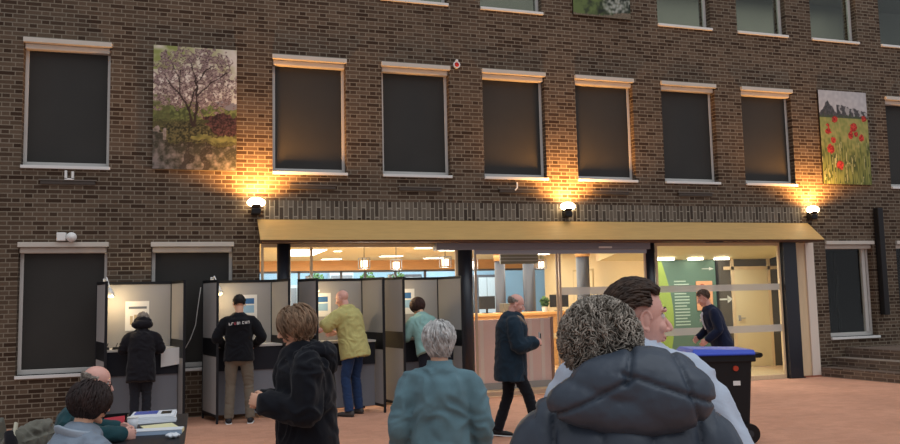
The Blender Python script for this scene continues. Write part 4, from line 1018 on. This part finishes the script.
# 5 walking man facing right
navy = cloth('navy_jacket', '1b2c39', .1)
root, T, S, Hm, s, ar = person('bald man in a navy jacket walking past the sliding door, holding a phone', (3.53, -3.42, 0), R(-105), 1.745, lean=.03, curve=.25, hd=(.42, 0), hair_kind='ring', hair_mat=grey, skin='skin_pink', arms={-1: ((-.24, .1, 1.12), (-.13, .28, 1.12)), 1: ((.25, .07, 1.10), (.15, .28, 1.13))},
       top_mat=navy, hem=-.24, trouser_mat=cloth('black_trousers', '14161c'), bulk=2.4, hands=(.9, .9), legs={-1: ((-.08, -.03, .5), (-.09, -.17, .10), (0, 1, -.1)), 1: ((.09, .19, .52), (.09, .30, .085), (0, 1, .0))}, shoe_mat=MATS['shoe_black'], sole_mat=MATS['white_plastic'], hipz=.92, fold=.01)
MB().loft([S(T(.52, -.04, .09)), S(T(.45, -.02, .155)), S(T(.36, -.0, .185)), S(T(.24, -.0, .19))], [(.035, .02), (.035, .02), (.03, .015), (.03, .012)], side=(1, 0, 0)).build('scarf', cloth('red_scarf', '7c2434'), root, True)
MB().loft([S(T(.54, -.09, -.02)), S(T(.52, -.1, .07)), S(T(.45, -.09, .15))], [(.03, .03), (.03, .025), (.025, .02)]).loft([S(T(.54, .09, -.02)), S(T(.52, .1, .07)), S(T(.45, .09, .15))], [(.03, .03), (.03, .025), (.025, .02)]).build('collar_lining', cloth('taupe', '8a7a6c'), root, True)
q = thing('mobile_phone', 'dark phone with a white card held by the walking man', 'phone', (3.53+.36, -3.42-.09, 1.14), R(-105)); MB().box(-.036, .036, -.006, .006, -.06, .09).build('phone_body', MATS['black_plastic'], q, bevel=.003); MB().box(-.04, .03, -.014, -.008, -.03, .1).build('white_card', MATS['paper'], q)

# 6 suited man at the right
root, T, S, Hm, s, ar = person('man in a dark blue suit leaning forward behind the wheelie bin', (7.75, -1.75, 0), R(72), 1.74, lean=.28, curve=.3, hd=(.45, 0), hair_kind='short', hair_mat=gbr, skin='skin_pink', arms={-1: ((-.25, .1, 1.08), (-.2, .27, .93)), 1: ((.25, .12, 1.08), (.17, .3, .95))},
       top_mat=cloth('suit_blue', '151e36', .06, .1), hem=-.14, trouser_mat=MATS['dark_trousers'], bulk=1.4, shoe_mat=MATS['shoe_black'], collar=.02)
MB().loft([S(T(.51, 0, .06)), S(T(.46, 0, .142)), S(T(.34, 0, .172)), S(T(.22, 0, .170))], [(.05, .02), (.045, .02), (.03, .012), (.012, .01)]).build('shirt', cloth('pale_shirt', 'c4c8d6'), root, True)
MB().loft([S(T(.5, -.03, -.06)), S(T(.53, -.06, 0)), S(T(.515, -.06, .05))], [.017, .02, .017]).loft([S(T(.5, .03, -.06)), S(T(.53, .06, 0)), S(T(.515, .06, .05))], [.017, .02, .017]).build('shirt_collar', MATS['pale_shirt'], root, True)
MB().box(.115, .15, .0, .006, 0, .05).tr(Matrix.Translation(S(T(.34, 0, .165)))).build('badge', MATS['white_plastic'], root)

# 7 woman in black parka, facing left
parka = cloth('black_parka', '101219', .12, .2, 50)
root, T, S, Hm, s, ar = person('woman with brown hair in a black hooded parka, hands held in front of her', (.60, -7.42, 0), R(90), 1.70, lean=.02, curve=.18, hd=(.28, 0), hair_kind='wavy', hair_mat=blond, arms={-1: ((-.25, .03, 1.10), (-.1, .27, 1.16)), 1: ((.26, .04, 1.10), (.08, .27, 1.14))},
       top='parka', top_mat=parka, hem=-.3, trouser_mat=MATS['black_trousers'], bulk=2.3, hands=(.9, .9), vox=.01, hvox=.004, fold=.016, collar=.05)
g = MB(); g.ell(S(T(.49, 0, -.13)), (.135, .085, .075)); g.ell(S(T(.44, 0, -.15)), (.11, .07, .09))
for q in (-1, 1): g.loft([S(T(.52, q*.10, -.09)), S(T(.51, q*.125, .0)), S(T(.47, q*.09, .09))], [.055, .045, .035])
displace(remesh(g, .009, 3), folds(.014, 13, 4)).build('hood', parka, root, True)
MB().loft([S(T(.45, 0, .165)), S(T(.2, 0, .18)), S(T(-.2, 0, .19))], [(.006, .004)]*3).build('zip', MATS['alu'], root, True)

# 8 white haired person in teal
teal = cloth('teal_fleece', '628089', .1, .5, 220)
root, T, S, Hm, s, ar = person('white haired person in a teal grey fleece seen from behind', (1.27, -8.03, 0), R(-17), 1.595, lean=.02, hd=(.05, -.12), hair_kind='white', hair_mat=white, arms={-1: ((-.26, -.03, 1.10), (-.25, .12, .87)), 1: ((.26, -.02, 1.10), (.24, .14, .87))},
       top='fleece', top_mat=teal, hem=-.12, trouser_mat=MATS['dark_trousers'], bulk=1.3, vox=.01, hvox=.004, fold=.012, collar=.07, shoulder=1.06)

# 9 young man facing right, behind the puffer jacket man
pale = cloth('pale_jacket', 'b4bfce', .05, .2)
root, T, S, Hm, s, ar = person('young man with swept back dark hair and pale blue jacket, in profile to the right', (1.45, -9.84, 0), R(-38), 1.84, lean=.0, head_off=(.02, 0, -.045), hd=(.06, -1.02), hair_kind='swept', hair_mat=brown, skin='skin_pink', arms={-1: ((-.30, .0, 1.12), (-.24, .18, .95)), 1: ((.30, .0, 1.12), (.24, .18, .95))},
       top_mat=pale, hem=-.1, trouser_mat=MATS['blue_jeans'], bulk=1.5, vox=.01, hvox=.003, fold=.012, collar=.06, shoulder=1.0)

# 10 man in the puffer jacket, closest to the camera
puff = mat('puffer', '3a434f', .42, .4, var=.06, vscale=10, bump=.12, bscale=40)
H10 = 1.72; s10 = H10/1.75
def quilt(c, n):
    x, y, z = c.x/s10, c.y/s10, c.z/s10
    zz = 1.45-z
    xx = x*(1-.25*min(1, max(0, zz)))                       # seams fan out downwards
    if abs(x) < .235:
        w = abs(math.sin(PI*(xx/.125+.5)))
        a = .026*(w**.33)-.012
    else:
        w = abs(math.sin(PI*((z+.4*abs(x))/.11))); a = .018*(w**.5)-.006
    a += .004*noise.noise(Vector((x*14, y*14, z*8)))+.0015*noise.noise(Vector((x*40, y*40, z*16)))
    return a
root, T, S, Hm, s, ar = person('man with curly grey hair in a dark grey puffer jacket, back to the camera', (1.105, -10.36, 0), R(-26), H10, lean=.03, head_off=(-.055, 0, -.01), hd=(.06, .02), hair_kind='curly', hair_mat=curl, skin='skin_pink', arms={-1: ((-.28, -.02, 1.10), (-.23, .15, .9)), 1: ((.28, -.02, 1.10), (.23, .15, .9))},
       top='puffer_jacket', top_mat=puff, hem=-.12, trouser_mat=MATS['dark_trousers'], bulk=2.9, vox=.008, hvox=.004, collar=0, topfn=quilt, shoulder=1.0)
g = MB()
HZ = .065
g.loft([S(T(.555, .15*math.cos(a)+.02, -.015+.13*math.sin(a))) for a in [R(d) for d in range(-230, 51, 20)]], [.05]*15, seg=14)
g.ell(S(T(.53+HZ, .03, -.15)), (.175, .085, .085)); g.ell(S(T(.50+HZ, .10, -.16)), (.13, .085, .095)); g.ell(S(T(.48+HZ, -.08, -.14)), (.13, .085, .07)); g.ell(S(T(.565+HZ, .06, -.13)), (.13, .085, .06)); g.ell(S(T(.46+HZ, .03, -.15)), (.17, .08, .07))
def hq(c, n):
    x, z = c.x/s10-.02, c.z/s10-HZ
    a = .0
    def crease(d, w, dep): return -dep*math.exp(-(d/w)**2)
    a += crease(x+.02-.25*(z-1.48), .008, .013) if z > 1.46 else 0
    a += crease((z-1.475)+.35*(x-.04), .007, .012) if x > -.03 and c.y < 0 else 0
    a += crease((z-1.44)-.5*(x+.09), .007, .012) if x < .0 and c.y < 0 else 0
    a += crease(x-.13+.3*(z-1.48), .007, .010) if c.y < 0 else 0
    return a+.006*noise.noise(Vector((x*13, c.y*13, z*16)))+.0015*noise.noise(Vector((x*45, c.y*45, z*45)))
displace(remesh(g, .0065, 3), hq).build('hood', puff, root, True)

# 11, 12 seated volunteers
chair(-1.01, -6.24, R(-82), 'chair under the seated bald man'); chair(-.79, -7.45, R(-55), 'chair under the seated dark haired woman')
root, T, S, Hm, s, ar = person('seated man with thin grey hair and dark teal sweater behind the seated dark haired woman', (-.97, -6.22, 0), R(-82), 1.72, lean=.30, curve=.3, hd=(.3, 0), hair_kind='ring', hair_mat=grey, skin='skin_pink', seated=True, hipz=.54, arms={-1: ((-.25, .18, .86), (-.18, .40, .82)), 1: ((.25, .20, .86), (.12, .42, .82))},
       legs={-1: ((-.11, .44, .52), (-.12, .46, .085)), 1: ((.11, .44, .52), (.12, .46, .085))}, top='sweater', top_mat=cloth('teal_sweater', '21444a'), trouser_mat=MATS['dark_trousers'], bulk=1.1, hands=(.6, .6), vox=.01, hvox=.004, fold=.01)
gl = MB()
for q in (-1, 1):
    gl.loft([(q*.034+.022*math.cos(a), .092, .008+.018*math.sin(a)) for a in [2*PI*i/14 for i in range(15)]], [.0022]*15, seg=6, cap=False)
    gl.loft([(q*.056, .09, .012), (q*.076, .04, .012), (q*.082, -.01, .004)], [.002]*3, seg=6)
gl.loft([(-.012, .094, .012), (.012, .094, .012)], [.002]*2, seg=6); place(gl, Hm@Matrix.Scale(s, 4)).build('glasses', MATS['black_plastic'], root, True)
root, T, S, Hm, s, ar = person('seated woman with short dark hair and a blue grey jacket at the left edge', (-.75, -7.42, 0), R(-55), 1.66, lean=.16, curve=.3, hd=(.22, 0), hair_kind='bob', hair_mat=mdark, seated=True, hipz=.555, arms={-1: ((-.27, .2, .84), (-.18, .42, .84)), 1: ((.28, .18, .84), (.16, .4, .84))},
       legs={-1: ((-.11, .43, .52), (-.12, .46, .085)), 1: ((.11, .43, .52), (.12, .46, .085))}, top_mat=cloth('blue_grey_jacket', '7e8a98'), trouser_mat=MATS['dark_trousers'], bulk=1.6, vox=.01, hvox=.004, fold=.01, collar=.04)
cw = MB(); n = 22
for i in range(n+1):
    a = R(-200+220*i/n-0)
cl_ = [S(T(.50-.02*abs(math.cos(a)), .13*math.cos(a), -.01-.115*math.sin(a))) for a in [R(-20+220*i/n) for i in range(n+1)]]
cw.loft(cl_, [(.045, .014)]*(n+1), side=(0, -.5, 1), seg=10); cw.build('wide_collar', cloth('pale_grey_collar', '98a4b0'), root, True)

# chair with a coat draped over it, far left
chair(-1.30, -6.76, R(70), 'empty chair with an olive coat over its back at the left edge')
t = thing('draped_coat', 'olive grey coat with black and cream lining draped over the chair at the left edge', 'coat', (-1.30, -6.76, 0), R(70))
g = MB(); g.loft([(-.2, -.36, .6), (-.19, -.35, .85), (-.17, -.31, .97), (-.15, -.24, .9), (-.15, -.22, .65)], [(.06, .04)]*5, side=(1, 0, 0)); g.loft([(.17, -.36, .6), (.17, -.35, .85), (.15, -.31, .97), (.13, -.24, .9), (.13, -.22, .65)], [(.07, .04)]*5, side=(1, 0, 0)); g.loft([(-.18, -.31, .94), (0, -.33, .97), (.16, -.31, .95)], [(.05, .05)]*3, side=(0, 1, 0)); g.box(-.2, .18, -.39, -.33, .55, .93)
displace(remesh(g, .01, 4), folds(.014, 11, 6)).build('coat_body', cloth('olive', '68665c', .1, .3, 60), t, True)
g = MB(); g.loft([(-.2, -.30, .97), (-.24, -.33, .9), (-.27, -.33, .8)], [(.05, .03)]*3, side=(1, 0, 0)); g.build('coat_lining', MATS['black_coat'], t, True)
MB().loft([(-.17, -.31, 1.03), (-.22, -.33, .95), (-.26, -.35, .80)], [(.016, .008)]*3, side=(1, 0, 0)).build('cream_trim', mat('cream_trim', 'b9b39f'), t, True)

# ---------------------------------------------------------------- light
w = bpy.data.worlds.new('world'); bpy.context.scene.world = w; w.use_nodes = True
bg = w.node_tree.nodes['Background']; bg.inputs[0].default_value = (.88, .92, 1.0, 1); bg.inputs[1].default_value = .47
sun = bpy.data.lights.new('skylight', 'SUN'); sun.energy = 1.35; sun.angle = R(70); sun.color = (.9, .95, 1)
so = bpy.data.objects.new('skylight', sun); C.objects.link(so); so.rotation_euler = (R(22), R(12), 0)
sc = bpy.context.scene
sc.view_settings.view_transform = 'Standard'; sc.view_settings.look = 'None'; sc.view_settings.gamma = 1; sc.view_settings.use_curve_mapping = False; sc.view_settings.exposure = 0
sc.cycles.max_bounces = 8; sc.cycles.transparent_max_bounces = 16
